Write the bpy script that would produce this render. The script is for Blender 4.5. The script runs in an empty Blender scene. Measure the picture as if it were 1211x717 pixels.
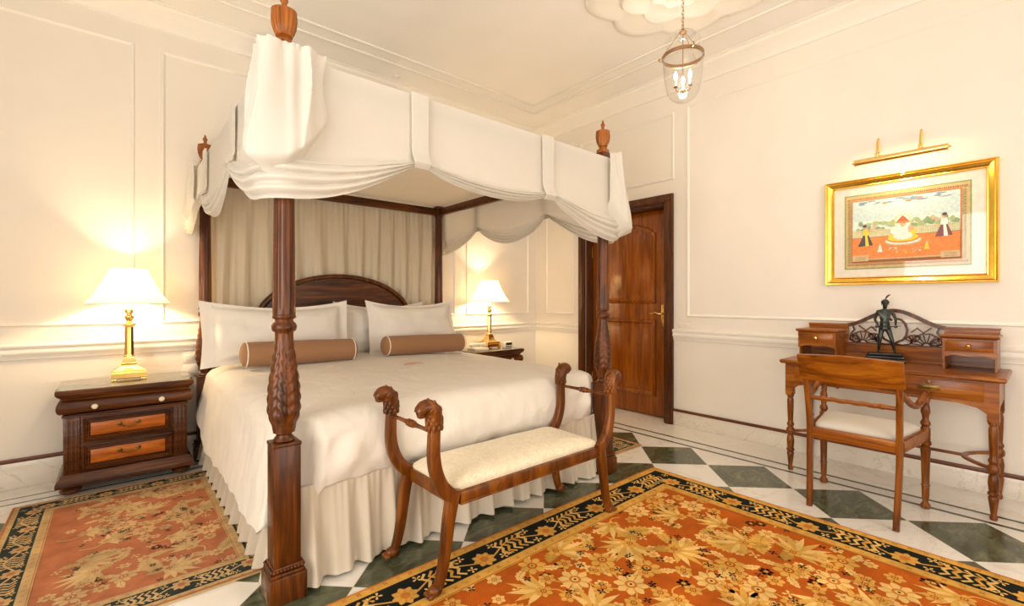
import bpy, bmesh, math, random
from mathutils import Vector, Matrix, noise
PI = math.pi
sin, cos = math.sin, math.cos
R = random.Random(7)
col = bpy.context.scene.collection
H = 1.17

# ------------------------------------------------------------------ materials
def newmat(name):
    m = bpy.data.materials.new(name); m.use_nodes = True
    nt = m.node_tree
    for n in list(nt.nodes): nt.nodes.remove(n)
    out = nt.nodes.new('ShaderNodeOutputMaterial')
    p = nt.nodes.new('ShaderNodeBsdfPrincipled')
    nt.links.new(p.outputs[0], out.inputs[0])
    return m, nt, p, out

def N(nt, t, **kw):
    n = nt.nodes.new(t)
    for k, v in kw.items():
        if k in n.inputs.keys(): n.inputs[k].default_value = v
        else: setattr(n, k, v)
    return n

def ramp(nt, fac, stops):
    r = nt.nodes.new('ShaderNodeValToRGB')
    el = r.color_ramp.elements
    el[0].position, el[0].color = stops[0][0], (*stops[0][1], 1)
    el[1].position, el[1].color = stops[-1][0], (*stops[-1][1], 1)
    for p, c in stops[1:-1]:
        e = el.new(p); e.color = (*c, 1)
    nt.links.new(fac, r.inputs[0])
    return r

def bump(nt, p, src, strength=.2, dist=.01):
    b = nt.nodes.new('ShaderNodeBump'); b.inputs['Strength'].default_value = strength
    b.inputs['Distance'].default_value = dist
    nt.links.new(src, b.inputs['Height']); nt.links.new(b.outputs[0], p.inputs['Normal'])

def wood(name, c0, c1, c2, rough=.34, scale=1.0, stretch=(14, 14, 1.2), coat=.1):
    m, nt, p, o = newmat(name)
    tc = N(nt, 'ShaderNodeTexCoord'); mp = N(nt, 'ShaderNodeMapping')
    mp.inputs['Scale'].default_value = tuple(s*scale for s in stretch)
    nt.links.new(tc.outputs['Object'], mp.inputs[0])
    n1 = N(nt, 'ShaderNodeTexNoise', Scale=2.2, Detail=8.0, Roughness=.62, Distortion=.9)
    nt.links.new(mp.outputs[0], n1.inputs[0])
    r = ramp(nt, n1.outputs[0], [(.32, c0), (.5, c1), (.7, c2)])
    nt.links.new(r.outputs[0], p.inputs['Base Color'])
    p.inputs['Roughness'].default_value = rough; p.inputs['Specular IOR Level'].default_value = .3
    p.inputs['Coat Weight'].default_value = coat; p.inputs['Coat Roughness'].default_value = .12
    bump(nt, p, n1.outputs[0], .08, .002)
    return m

def plain(name, c, rough=.6, metal=0, var=.06, scale=30, bmp=.0, sheen=0, emit=None, es=0):
    m, nt, p, o = newmat(name)
    tc = N(nt, 'ShaderNodeTexCoord')
    n1 = N(nt, 'ShaderNodeTexNoise', Scale=float(scale), Detail=4.0)
    nt.links.new(tc.outputs['Object'], n1.inputs[0])
    r = ramp(nt, n1.outputs[0], [(.3, tuple(max(0, x*(1-var)) for x in c)), (.7, tuple(min(1, x*(1+var)) for x in c))])
    nt.links.new(r.outputs[0], p.inputs['Base Color'])
    p.inputs['Roughness'].default_value = rough; p.inputs['Metallic'].default_value = metal
    if sheen: p.inputs['Sheen Weight'].default_value = sheen
    if bmp: bump(nt, p, n1.outputs[0], bmp, .004)
    if emit:
        p.inputs['Emission Color'].default_value = (*emit, 1); p.inputs['Emission Strength'].default_value = es
    return m

def thin_glass(name, tint=(1, 1, 1), f=.12):
    m, nt, p, o = newmat(name); nt.nodes.remove(p)
    t = N(nt, 'ShaderNodeBsdfTransparent'); t.inputs[0].default_value = (*tint, 1)
    g = N(nt, 'ShaderNodeBsdfGlossy'); g.inputs['Roughness'].default_value = .03
    lw = N(nt, 'ShaderNodeLayerWeight'); lw.inputs[0].default_value = f
    mx = N(nt, 'ShaderNodeMixShader')
    pw_ = N(nt, 'ShaderNodeMath'); pw_.operation = 'POWER'; pw_.inputs[1].default_value = 3.5; nt.links.new(lw.outputs['Facing'], pw_.inputs[0])
    ml = N(nt, 'ShaderNodeMath'); ml.operation = 'MULTIPLY_ADD'; ml.inputs[1].default_value = f*3; ml.inputs[2].default_value = .035; nt.links.new(pw_.outputs[0], ml.inputs[0])
    lw.inputs[0].default_value = .5
    nt.links.new(ml.outputs[0], mx.inputs[0]); nt.links.new(t.outputs[0], mx.inputs[1]); nt.links.new(g.outputs[0], mx.inputs[2])
    nt.links.new(mx.outputs[0], o.inputs[0])
    return m

def cloth(name, c, trans=.0, rough=.85, weave=900, bstr=.08, crease=0):
    m, nt, p, o = newmat(name)
    tc = N(nt, 'ShaderNodeTexCoord')
    n1 = N(nt, 'ShaderNodeTexNoise', Scale=float(weave), Detail=2.0)
    n2 = N(nt, 'ShaderNodeTexNoise', Scale=6.0, Detail=3.0)
    nt.links.new(tc.outputs['Object'], n1.inputs[0]); nt.links.new(tc.outputs['Object'], n2.inputs[0])
    r = ramp(nt, n2.outputs[0], [(.3, tuple(x*.97 for x in c)), (.7, c)])
    nt.links.new(r.outputs[0], p.inputs['Base Color'])
    p.inputs['Roughness'].default_value = rough
    p.inputs['Sheen Weight'].default_value = .15
    bump(nt, p, n1.outputs[0], bstr, .002)
    if crease:
        mpc = N(nt, 'ShaderNodeMapping'); mpc.inputs['Scale'].default_value = (1, 1, .55); nt.links.new(tc.outputs['Object'], mpc.inputs[0])
        n3 = N(nt, 'ShaderNodeTexNoise', Scale=5.5, Detail=3.0, Roughness=.45, Distortion=1.1); nt.links.new(mpc.outputs[0], n3.inputs[0])
        b2 = nt.nodes.new('ShaderNodeBump'); b2.inputs['Strength'].default_value = crease; b2.inputs['Distance'].default_value = .05
        nt.links.new(n3.outputs[0], b2.inputs['Height']); b1 = p.inputs['Normal'].links[0].from_node; nt.links.new(b2.outputs[0], b1.inputs['Normal'])
    if trans:
        t = N(nt, 'ShaderNodeBsdfTranslucent'); t.inputs[0].default_value = (*c, 1)
        mx = N(nt, 'ShaderNodeMixShader'); mx.inputs[0].default_value = trans
        nt.links.new(p.outputs[0], mx.inputs[1]); nt.links.new(t.outputs[0], mx.inputs[2]); nt.links.new(mx.outputs[0], o.inputs[0])
    return m

M = {}
M['mahog'] = wood('mahogany', (.022, .0055, .001), (.085, .021, .002), (.19, .052, .005))
M['mahogx'] = wood('mahogany_across', (.022, .0055, .001), (.085, .021, .002), (.19, .052, .005), stretch=(1.2, 14, 14))
M['doorwood'] = wood('door_mahogany', (.13, .033, .002), (.25, .062, .003), (.36, .105, .006), rough=.2, coat=.3, stretch=(9, 9, .7))
M['doorframe'] = wood('door_frame_mahogany', (.035, .010, .003), (.085, .025, .006), (.14, .042, .009), rough=.3)
M['finialwood'] = wood('finial_wood', (.14, .036, .004), (.3, .085, .008), (.42, .14, .018), rough=.3)
M['satin'] = wood('satinwood', (.10, .024, .0015), (.25, .067, .003), (.43, .15, .01), rough=.28, stretch=(1.1, 11, 11))
M['satinz'] = wood('satinwood_upright', (.065, .015, .001), (.18, .047, .003), (.33, .105, .008), rough=.28, stretch=(11, 11, 1.1))
M['orangew'] = wood('flame_veneer', (.27, .06, .007), (.45, .115, .012), (.62, .19, .022), rough=.3, stretch=(2.0, 9, 16))
M['nstand'] = wood('walnut', (.035, .010, .003), (.09, .026, .006), (.17, .055, .013), rough=.27, stretch=(1.2, 12, 12))
M['benchw'] = wood('bench_wood', (.05, .013, .001), (.14, .036, .003), (.27, .085, .007), rough=.3, stretch=(8, 8, 1.5))
M['skirtw'] = wood('skirting_wood', (.09, .025, .01), (.15, .045, .018), (.2, .06, .025), rough=.35, stretch=(1, 1, 12))
M['wall'] = plain('wall_paint', (.85, .79, .70), .7, var=.015, scale=3)
M['ceil'] = plain('ceiling_paint', (.93, .9, .85), .8, var=.015, scale=3)
M['trim'] = plain('trim_paint', (.89, .845, .76), .5, var=.01, scale=3)
M['fab'] = cloth('white_linen', (.80, .75, .66), .25)
M['canopy'] = cloth('canopy_muslin', (.81, .77, .69), .3)
M['ctop'] = cloth('canopy_lining', (.84, .76, .63), .35)
M['curt'] = cloth('curtain_voile', (.80, .70, .53), .25)
M['duvet'] = cloth('duvet_cotton', (.78, .72, .63), 0, weave=1500, bstr=.04, crease=.35)
M['pillow'] = cloth('pillow_cotton', (.82, .77, .69), 0, weave=1500, bstr=.04, crease=.25)
M['skirt'] = cloth('bed_skirt_cotton', (.68, .59, .46), .12)
M['tan'] = cloth('tan_velvet', (.33, .165, .075), 0, weave=700, bstr=.15)
M['piping'] = plain('cream_piping', (.86, .8, .7), .7)
M['monog'] = plain('rose_embroidery', (.62, .35, .26), .8)
M['brass'] = plain('polished_brass', (.9, .62, .22), .14, metal=1, var=.05, scale=12)
M['agedbrass'] = plain('aged_brass', (.2, .12, .035), .35, metal=1, var=.3, scale=60)
M['copper'] = plain('lantern_bronze', (.42, .25, .13), .3, metal=1, var=.1)
M['bronze'] = plain('dark_bronze', (.035, .04, .033), .28, metal=.6, var=.5, scale=40)
M['black'] = plain('black_lacquer', (.01, .01, .009), .25)
M['ivory'] = plain('ivory_knob', (.85, .76, .55), .3)
M['plastic'] = plain('white_plastic', (.84, .79, .7), .4)
M['grey'] = plain('grey_plastic', (.25, .25, .25), .4)
M['dark'] = plain('dark_display', (.03, .03, .035), .2)
M['glass'] = thin_glass('clear_glass', f=.15)
M['glassg'] = thin_glass('greenish_glass', (.93, .97, .94), f=.4)
M['jar'] = thin_glass('bell_jar_glass', (.97, .97, .96), f=.25)
M['bulb'] = plain('glowing_bulb', (1, .9, .7), .5, emit=(1, .8, .5), es=40)
M['shadebulb'] = plain('lamp_bulb', (1, .9, .7), .5, emit=(1, .72, .38), es=12)
M['tube'] = plain('tube_glow', (1, .9, .7), .5, emit=(1, .78, .45), es=20)
M['seatc'] = None

def mk_shade():
    m, nt, p, o = newmat('lamp_shade_silk')
    p.inputs['Base Color'].default_value = (.92, .86, .74, 1); p.inputs['Roughness'].default_value = .8
    t = N(nt, 'ShaderNodeBsdfTranslucent'); t.inputs[0].default_value = (.98, .9, .76, 1)
    mx = N(nt, 'ShaderNodeMixShader'); mx.inputs[0].default_value = .62
    nt.links.new(p.outputs[0], mx.inputs[1]); nt.links.new(t.outputs[0], mx.inputs[2]); nt.links.new(mx.outputs[0], o.inputs[0])
    return m
M['shade'] = mk_shade()

def mk_damask():
    m, nt, p, o = newmat('cream_damask')
    tc = N(nt, 'ShaderNodeTexCoord')
    n1 = N(nt, 'ShaderNodeTexNoise', Scale=20.0, Detail=2.0, Distortion=2.2)
    nt.links.new(tc.outputs['Object'], n1.inputs[0])
    r = ramp(nt, n1.outputs[0], [(.47, (.8, .68, .47)), (.5, (.87, .78, .6)), (.56, (.87, .78, .6)), (.6, (.81, .69, .48))])
    nt.links.new(r.outputs[0], p.inputs['Base Color']); p.inputs['Roughness'].default_value = .6
    p.inputs['Sheen Weight'].default_value = .2
    bump(nt, p, r.outputs[0], .1, .002)
    return m
M['seatc'] = mk_damask()

def mk_marble(name, c0, c1, vein, scale=2.0, rough=.18):
    m, nt, p, o = newmat(name)
    tc = N(nt, 'ShaderNodeTexCoord')
    n1 = N(nt, 'ShaderNodeTexNoise', Scale=scale, Detail=8.0, Roughness=.6, Distortion=1.4)
    nt.links.new(tc.outputs['Object'], n1.inputs[0])
    r = ramp(nt, n1.outputs[0], [(.3, c0), (.495, c1), (.505, vein), (.52, c1), (.75, c0)])
    nt.links.new(r.outputs[0], p.inputs['Base Color']); p.inputs['Roughness'].default_value = rough
    return m
M['skirtm'] = mk_marble('skirting_marble', (.74, .67, .57), (.78, .72, .62), (.6, .54, .46), 2.5)

def mk_floor():
    m, nt, p, o = newmat('marble_tiles')
    tc = N(nt, 'ShaderNodeTexCoord'); sp = N(nt, 'ShaderNodeSeparateXYZ')
    nt.links.new(tc.outputs['Object'], sp.inputs[0])
    def math_(op, a, b=None, c=None):
        n = nt.nodes.new('ShaderNodeMath'); n.operation = op
        for i, v in enumerate((a, b, c)):
            if v is None: continue
            if isinstance(v, (int, float)): n.inputs[i].default_value = v
            else: nt.links.new(v, n.inputs[i])
        return n.outputs[0]
    X, Y = sp.outputs[0], sp.outputs[1]
    i = math_('DIVIDE', math_('SUBTRACT', X, 3.182), .2717)
    j = math_('DIVIDE', math_('SUBTRACT', Y, 1.303), .2717)
    a = math_('ADD', math_('MULTIPLY', math_('ADD', i, j), .5), .5)
    b = math_('ADD', math_('MULTIPLY', math_('SUBTRACT', i, j), .5), .5)
    par = math_('MODULO', math_('ADD', math_('ADD', math_('FLOOR', a), math_('FLOOR', b)), 200.0), 2.0)
    green = math_('LESS_THAN', par, .5)
    inb = math_('MULTIPLY', math_('LESS_THAN', X, 3.4545), math_('LESS_THAN', Y, 3.7485))
    green = math_('MULTIPLY', green, inb)
    # grout
    fa = math_('ABSOLUTE', math_('SUBTRACT', math_('FRACT', a), .5)); fb = math_('ABSOLUTE', math_('SUBTRACT', math_('FRACT', b), .5))
    gr = math_('MULTIPLY', math_('GREATER_THAN', math_('MAXIMUM', fa, fb), .4965), inb)
    def band(v, c, w): return math_('LESS_THAN', math_('ABSOLUTE', math_('SUBTRACT', v, c)), w)
    okx = math_('LESS_THAN', Y, 3.98); oky = math_('LESS_THAN', X, 3.615)
    l = math_('MAXIMUM', math_('MULTIPLY', band(X, 3.478, .015), math_('LESS_THAN', Y, 3.87)), math_('MULTIPLY', band(X, 3.604, .014), okx))
    l2 = math_('MAXIMUM', math_('MULTIPLY', band(Y, 3.862, .010), math_('LESS_THAN', X, 3.49)), math_('MULTIPLY', band(Y, 3.965, .009), oky))
    line = math_('MAXIMUM', l, l2)
    # green marble
    mp = N(nt, 'ShaderNodeMapping'); mp.inputs['Scale'].default_value = (1.2, 3.2, 1); mp.inputs['Rotation'].default_value = (0, 0, .74)
    nt.links.new(tc.outputs['Object'], mp.inputs[0])
    ng = N(nt, 'ShaderNodeTexNoise', Scale=4.0, Detail=10.0, Roughness=.68, Distortion=1.2)
    nt.links.new(mp.outputs[0], ng.inputs[0])
    gcol = ramp(nt, ng.outputs[0], [(.3, (.03, .036, .018)), (.5, (.075, .085, .045)), (.62, (.13, .14, .075)), (.75, (.25, .26, .15))])
    nw = N(nt, 'ShaderNodeTexNoise', Scale=1.6, Detail=8.0, Roughness=.6, Distortion=1.6)
    nt.links.new(tc.outputs['Object'], nw.inputs[0])
    wcol = ramp(nt, nw.outputs[0], [(.3, (.78, .73, .65)), (.49, (.84, .8, .73)), (.505, (.72, .67, .58)), (.53, (.84, .8, .73)), (.8, (.8, .76, .68))])
    def mix(f, c1, c2):
        n = nt.nodes.new('ShaderNodeMix'); n.data_type = 'RGBA'
        nt.links.new(f, n.inputs[0])
        for k, c in ((6, c1), (7, c2)):
            if isinstance(c, tuple): n.inputs[k].default_value = (*c, 1)
            else: nt.links.new(c, n.inputs[k])
        return n.outputs[2]
    c = mix(green, wcol.outputs[0], gcol.outputs[0])
    c = mix(gr, c, (.6, .55, .46))
    c = mix(line, c, (.035, .045, .028))
    nt.links.new(c, p.inputs['Base Color']); p.inputs['Roughness'].default_value = .16
    return m
M['floor'] = mk_floor()

def pile(name, c, var=.25):
    m, nt, p, o = newmat(name)
    tc = N(nt, 'ShaderNodeTexCoord')
    n1 = N(nt, 'ShaderNodeTexNoise', Scale=7.0, Detail=6.0, Roughness=.7)
    n2 = N(nt, 'ShaderNodeTexNoise', Scale=420.0, Detail=2.0)
    nt.links.new(tc.outputs['Object'], n1.inputs[0]); nt.links.new(tc.outputs['Object'], n2.inputs[0])
    r = ramp(nt, n1.outputs[0], [(.3, tuple(x*(1-var) for x in c)), (.7, tuple(min(1, x*(1+var)) for x in c))])
    nt.links.new(r.outputs[0], p.inputs['Base Color']); p.inputs['Roughness'].default_value = .95
    p.inputs['Specular IOR Level'].default_value = .1
    bump(nt, p, n2.outputs[0], .5, .003)
    return m
M['r_rust'] = pile('rug_rust', (.46, .1, .01)); M['r_gold'] = pile('rug_gold', (.66, .36, .07)); M['r_cream'] = pile('rug_cream', (.78, .5, .16))
M['r_olive'] = pile('rug_olive', (.5, .27, .045)); M['r_black'] = pile('rug_black', (.012, .014, .012)); M['r_orange'] = pile('rug_orange', (.56, .19, .03))
M['p_rust'] = pile('pale_rug_rose', (.42, .15, .07)); M['p_gold'] = pile('pale_rug_gold', (.52, .36, .17)); M['p_cream'] = pile('pale_rug_cream', (.58, .4, .2))
M['p_olive'] = pile('pale_rug_olive', (.45, .27, .12)); M['p_black'] = pile('pale_rug_charcoal', (.03, .04, .035)); M['p_orange'] = pile('pale_rug_orange', (.44, .16, .07))

# ------------------------------------------------------------------ geometry helpers
class B:
    def __init__(s, *mats): s.bm = bmesh.new(); s.mats = list(mats)
    def mi(s, m):
        if m is None: return 0
        if m not in s.mats: s.mats.append(m)
        return s.mats.index(m)
    def box(s, x0, x1, y0, y1, z0, z1, m=None, bev=0, seg=2, mat=None):
        v = [s.bm.verts.new((x, y, z)) for x in (x0, x1) for y in (y0, y1) for z in (z0, z1)]
        F = [(0, 1, 3, 2), (4, 6, 7, 5), (0, 4, 5, 1), (2, 3, 7, 6), (0, 2, 6, 4), (1, 5, 7, 3)]
        k = s.mi(m); fs = []
        for f in F:
            fc = s.bm.faces.new([v[i] for i in f]); fc.material_index = k; fs.append(fc)
        if bev:
            es = list({e for f in fs for e in f.edges})
            r = bmesh.ops.bevel(s.bm, geom=es, offset=bev, segments=seg, profile=.5, affect='EDGES')
            for f in r['faces']: f.material_index = k
            vv = list({w for f in r['faces'] for w in f.verts} | {w for w in v if w.is_valid})
        else: vv = v
        if mat is not None: bmesh.ops.transform(s.bm, matrix=mat, verts=vv)
        return s
    def rings(s, rings, m=None, closed=True, cap0=True, cap1=True):
        k = s.mi(m); rv = [[s.bm.verts.new(p) for p in r] for r in rings]
        n = len(rv[0])
        for a, b in zip(rv, rv[1:]):
            for i in range(n if closed else n-1):
                j = (i+1) % n
                try: f = s.bm.faces.new((a[i], a[j], b[j], b[i])); f.material_index = k
                except ValueError: pass
        if closed:
            for c, r in ((cap0, rv[0][::-1]), (cap1, rv[-1])):
                if c:
                    try: f = s.bm.faces.new(r); f.material_index = k
                    except ValueError: pass
        return s
    def lathe(s, prof, cx=0, cy=0, seg=24, m=None, fl=None, mat=None, cap=True):
        rs = []
        for r, z in prof:
            ring = []
            for i in range(seg):
                a = 2*PI*i/seg
                rr = r*(fl(a, z) if fl else 1)
                p = Vector((cx+rr*cos(a), cy+rr*sin(a), z))
                ring.append(mat @ p if mat else p)
            rs.append(ring)
        return s.rings(rs, m, cap0=cap, cap1=cap)
    def tube(s, pts, rad, seg=10, m=None, sx=1.0):
        pts = [Vector(p) for p in pts]
        if not hasattr(rad, '__len__'): rad = [rad]*len(pts)
        up = Vector((0, 0, 1)); rs = []; pn = None
        for i, p in enumerate(pts):
            t = (pts[min(i+1, len(pts)-1)]-pts[max(i-1, 0)]).normalized()
            if pn is None:
                ref = up if abs(t.z) < .9 else Vector((0, 1, 0))
                nrm = (ref - t*ref.dot(t)).normalized()
            else: nrm = (pn - t*pn.dot(t)).normalized()
            pn = nrm; bn = t.cross(nrm)
            rs.append([p + nrm*rad[i]*cos(2*PI*k/seg) + bn*rad[i]*sx*sin(2*PI*k/seg) for k in range(seg)])
        return s.rings(rs, m)
    def sweep(s, pts, wid, thick, axis, m=None, e=.55, seg=16):
        # rounded rectangular section: thick along fixed axis, wid across it
        pts = [Vector(p) for p in pts]; ax = Vector(axis).normalized(); n = len(pts)
        if not hasattr(wid, '__len__'): wid = [wid]*n
        if not hasattr(thick, '__len__'): thick = [thick]*n
        rs = []
        for i, p in enumerate(pts):
            t = (pts[min(i+1, n-1)]-pts[max(i-1, 0)]).normalized()
            w = t.cross(ax).normalized()
            ring = []
            for k in range(seg):
                a = 2*PI*k/seg + PI/seg; c, q = cos(a), sin(a)
                ring.append(p + w*(abs(c)**e*(1 if c > 0 else -1))*wid[i]/2 + ax*(abs(q)**e*(1 if q > 0 else -1))*thick[i]/2)
            rs.append(ring)
        return s.rings(rs, m)
    def prism(s, poly, f, d, m=None):
        # poly: 2D points, f(p)->Vector, d: extrusion Vector
        k = s.mi(m); a = [s.bm.verts.new(f(*p)) for p in poly]; b = [s.bm.verts.new(f(*p)+d) for p in poly]
        n = len(poly)
        s.bm.faces.new(a).material_index = k; s.bm.faces.new(b[::-1]).material_index = k
        for i in range(n):
            s.bm.faces.new((a[(i+1) % n], a[i], b[i], b[(i+1) % n])).material_index = k
        return s
    def stroke(s, pts, w, f, d, m=None):
        # flat bar following 2D pts, extruded by d
        L = len(pts); P = [Vector(p) for p in pts]; l, r = [], []
        for i, p in enumerate(P):
            t = (P[min(i+1, L-1)]-P[max(i-1, 0)]).normalized(); nn = Vector((-t.y, t.x))
            ww = w[i] if hasattr(w, '__len__') else w
            l.append(p+nn*ww/2); r.append(p-nn*ww/2)
        rs = [[f(*l[i]), f(*r[i]), f(*r[i])+d, f(*l[i])+d] for i in range(L)]
        return s.rings(rs, m)
    def flat(s, poly, z, m, f=None):
        try:
            fc = s.bm.faces.new([s.bm.verts.new(f(p[0], p[1], z) if f else (p[0], p[1], z)) for p in poly]); fc.material_index = s.mi(m)
        except ValueError: pass
    def grid(s, P, m=None):
        k = s.mi(m); V = [[s.bm.verts.new(p) for p in row] for row in P]
        for a, b in zip(V, V[1:]):
            for i in range(len(a)-1):
                s.bm.faces.new((a[i], a[i+1], b[i+1], b[i])).material_index = k
        return s
    def ball(s, c, r, m=None, sc=(1, 1, 1), seg=14, rot=None):
        mt = Matrix.Translation(c) @ (rot.to_4x4() if rot else Matrix.Identity(4)) @ Matrix.Diagonal((r*sc[0], r*sc[1], r*sc[2], 1))
        q = bmesh.ops.create_uvsphere(s.bm, u_segments=seg, v_segments=max(6, seg*2//3), radius=1, matrix=mt)
        k = s.mi(m)
        for f in {f for v in q['verts'] for f in v.link_faces}: f.material_index = k
        return s
    def obj(s, name, parent=None, smooth=40, recalc=True, loc=None, rz=0):
        if recalc: bmesh.ops.recalc_face_normals(s.bm, faces=s.bm.faces)
        me = bpy.data.meshes.new(name); s.bm.to_mesh(me); s.bm.free()
        for m in s.mats: me.materials.append(M[m])
        if smooth:
            me.polygons.foreach_set('use_smooth', [True]*len(me.polygons))
            me.set_sharp_from_angle(angle=math.radians(smooth))
        o = bpy.data.objects.new(name, me); col.objects.link(o)
        if parent: o.parent = parent
        if loc: o.location = loc
        if rz: o.rotation_euler.z = rz
        return o

def thing(name, label, cat, loc=(0, 0, 0), rz=0, group=None):
    o = bpy.data.objects.new(name, None); col.objects.link(o); o.location = loc; o.rotation_euler.z = rz
    o.empty_display_size = .1
    o['label'] = label; o['category'] = cat
    if group: o['group'] = group
    return o
def tag(o, label, cat, group=None):
    o['label'] = label; o['category'] = cat
    if group: o['group'] = group
    return o
def struct(o): o['kind'] = 'structure'; return o
def copy_tree(o, parent=None):
    c = o.copy(); col.objects.link(c); c.parent = parent
    for ch in list(o.children): copy_tree(ch, c)
    return c
def lerp(a, b, t): return a+(b-a)*t
def sm(t): t = max(0, min(1, t)); return t*t*(3-2*t)
def nz(x, y, z=0): return noise.noise(Vector((x, y, z)))

# ------------------------------------------------------------------ room
XW, YW, XL, YB, HC = 3.985, 4.18, -1.7, -1.75, 3.25
b = B('floor'); b.grid([[(x, y, 0) for x in (XL-.2, XW+.4)] for y in (YB-.2, YW+.2)])
fl = struct(b.obj('floor', smooth=0))
# floor with a little thickness so that it is a slab
b = B('ceil'); b.box(XL-.2, XW+.4, YB-.2, YW+.2, HC, HC+.15)
ceil = struct(b.obj('ceiling', smooth=0))
# wall behind the bed head
b = B('wall'); b.box(XL-.2, XW+.4, YW, YW+.2, 0, HC); struct(b.obj('wall_back', smooth=0))
# wall with the door
DY0, DY1, DZ = 2.385, 3.365, 2.08
b = B('wall'); b.box(XW, XW+.25, YB-.2, DY0, 0, HC); b.box(XW, XW+.25, DY1, YW, 0, HC); b.box(XW, XW+.25, DY0, DY1, DZ, HC); b.box(XW+.2, XW+.25, DY0, DY1, 0, DZ)
struct(b.obj('wall_right', smooth=0))
# walls behind the camera; their window openings are added to bring in light
def wall_with_added_window(nm, axis, pos, a0, a1, w0, w1, z0, z1, th):
    b = B('wall')
    def bx(p, q, zz0, zz1):
        if axis == 'y': b.box(p, q, pos-th, pos, zz0, zz1)
        else: b.box(pos-th, pos, p, q, zz0, zz1)
    bx(a0, w0, 0, HC); bx(w1, a1, 0, HC); bx(w0, w1, 0, z0); bx(w0, w1, z1, HC)
    return struct(b.obj(nm, smooth=0))
wall_with_added_window('wall_front', 'y', YB, XL-.2, XW+.4, .2, 2.6, .15, 2.6, .2)
wall_with_added_window('wall_left', 'x', XL, YB, YW, -.6, 1.6, .15, 2.6, .2)
def window(nm, axis, pos, w0, w1, z0, z1):  # frame and pane for an invented window, out of view
    b = B('trim')
    def bx(p, q, zz0, zz1, d0=-.12, d1=-.06):
        if axis == 'y': b.box(p, q, pos+d0, pos+d1, zz0, zz1)
        else: b.box(pos+d0, pos+d1, p, q, zz0, zz1)
    bx(w0, w0+.07, z0, z1); bx(w1-.07, w1, z0, z1); bx(w0+.07, w1-.07, z0, z0+.07); bx(w0+.07, w1-.07, z1-.07, z1)
    c = (w0+w1)/2; bx(c-.03, c+.03, z0+.07, z1-.07)
    o = struct(b.obj(nm, smooth=0))
    b = B('glass')
    if axis == 'y': b.box(w0+.07, w1-.07, pos-.095, pos-.089, z0+.07, z1-.07)
    else: b.box(pos-.095, pos-.089, w0+.07, w1-.07, z0+.07, z1-.07)
    b.obj('pane', o, smooth=0)
window('added_window_1', 'y', YB, .2, 2.6, .15, 2.6)  # invented front window, unseen, gives the front fill an opening
window('added_window_2', 'x', XL, -.6, 1.6, .15, 2.6)  # invented left window, unseen, gives the left fill an opening

# skirting: marble plinth with a wooden strip on it
def skirting(nm, pts, wtop=.15):
    m = []
    for (x0, x1, y0, y1, w) in pts: m.append((x0, x1, y0, y1, w))
    b = B('skirtm')
    for x0, x1, y0, y1, w in m: b.box(x0, x1, y0, y1, 0, wtop-.024, bev=.003)
    o = struct(b.obj(nm))
    b = B('skirtw')
    for x0, x1, y0, y1, w in m:
        if w == 'x': b.box(x0-.004, x1, y0, y1, wtop-.024, wtop, bev=.005)
        else: b.box(x0, x1, y0-.004, y1, wtop-.024, wtop, bev=.005)
    b.obj('wood_strip', o)
    return o
skirting('baseboard_right', [(XW-.016, XW, YB, 2.295, 'x'), (XW-.016, XW, 3.455, YW, 'x')])
skirting('baseboard_back', [(XL, XW-.016, YW-.016, YW, 'y')], .185)

# dado rail and picture-panel mouldings
def rail_profile(): return [(0, .79), (.012, .795), (.014, .815), (.024, .825), (.03, .845), (.022, .86), (.034, .872), (.034, .884), (.012, .893), (0, .895)]
def rail(nm, axis, a0, a1, prof):
    b = B('trim')
    rs = []
    for t in (a0, a1):
        if axis == 'x': rs.append([(t, YW-d, z) for d, z in prof])
        else: rs.append([(XW-d, t, z) for d, z in prof])
    b.rings(rs)
    return struct(b.obj(nm, smooth=50))
rail('trim_1', 'x', XL, XW, rail_profile())
rail('trim_2', 'y', YB, 2.295, rail_profile())
rail('trim_3', 'y', 3.455, YW, rail_profile())
def panel(nm, axis, a0, a1, z0, z1, w=.026, d=.014):
    b = B('trim')
    prof = [(0, 0), (.25, .9), (.5, 1), (.75, .6), (1, .0)]
    cs = [(a0, z0), (a1, z0), (a1, z1), (a0, z1), (a0, z0)]
    sg = [(1, 1), (-1, 1), (-1, -1), (1, -1), (1, 1)]
    rs = []
    for (a, z), (sa, sz) in zip(cs, sg):
        ring = []
        for u, h in prof:
            aa, zz = a+sa*u*w, z+sz*u*w
            ring.append((aa, YW-h*d-.0005, zz) if axis == 'x' else (XW-h*d-.0005, aa, zz))
        rs.append(ring)
    b.rings(rs, closed=False)
    return struct(b.obj(nm, smooth=50))
ZP = 1.0; ZT = 2.97
panel('trim_4', 'x', -1.5, .11, ZP, ZT); panel('trim_5', 'x', .255, 2.79, ZP, ZT); panel('trim_6', 'x', 2.93, 3.87, ZP, ZT)
panel('trim_7', 'y', 3.54, 3.99, ZP, ZT); panel('trim_8', 'y', 2.29, 3.45, 2.30, 2.93); panel('trim_9', 'y', -1.5, 2.165, ZP+.01, 2.95)
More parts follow.
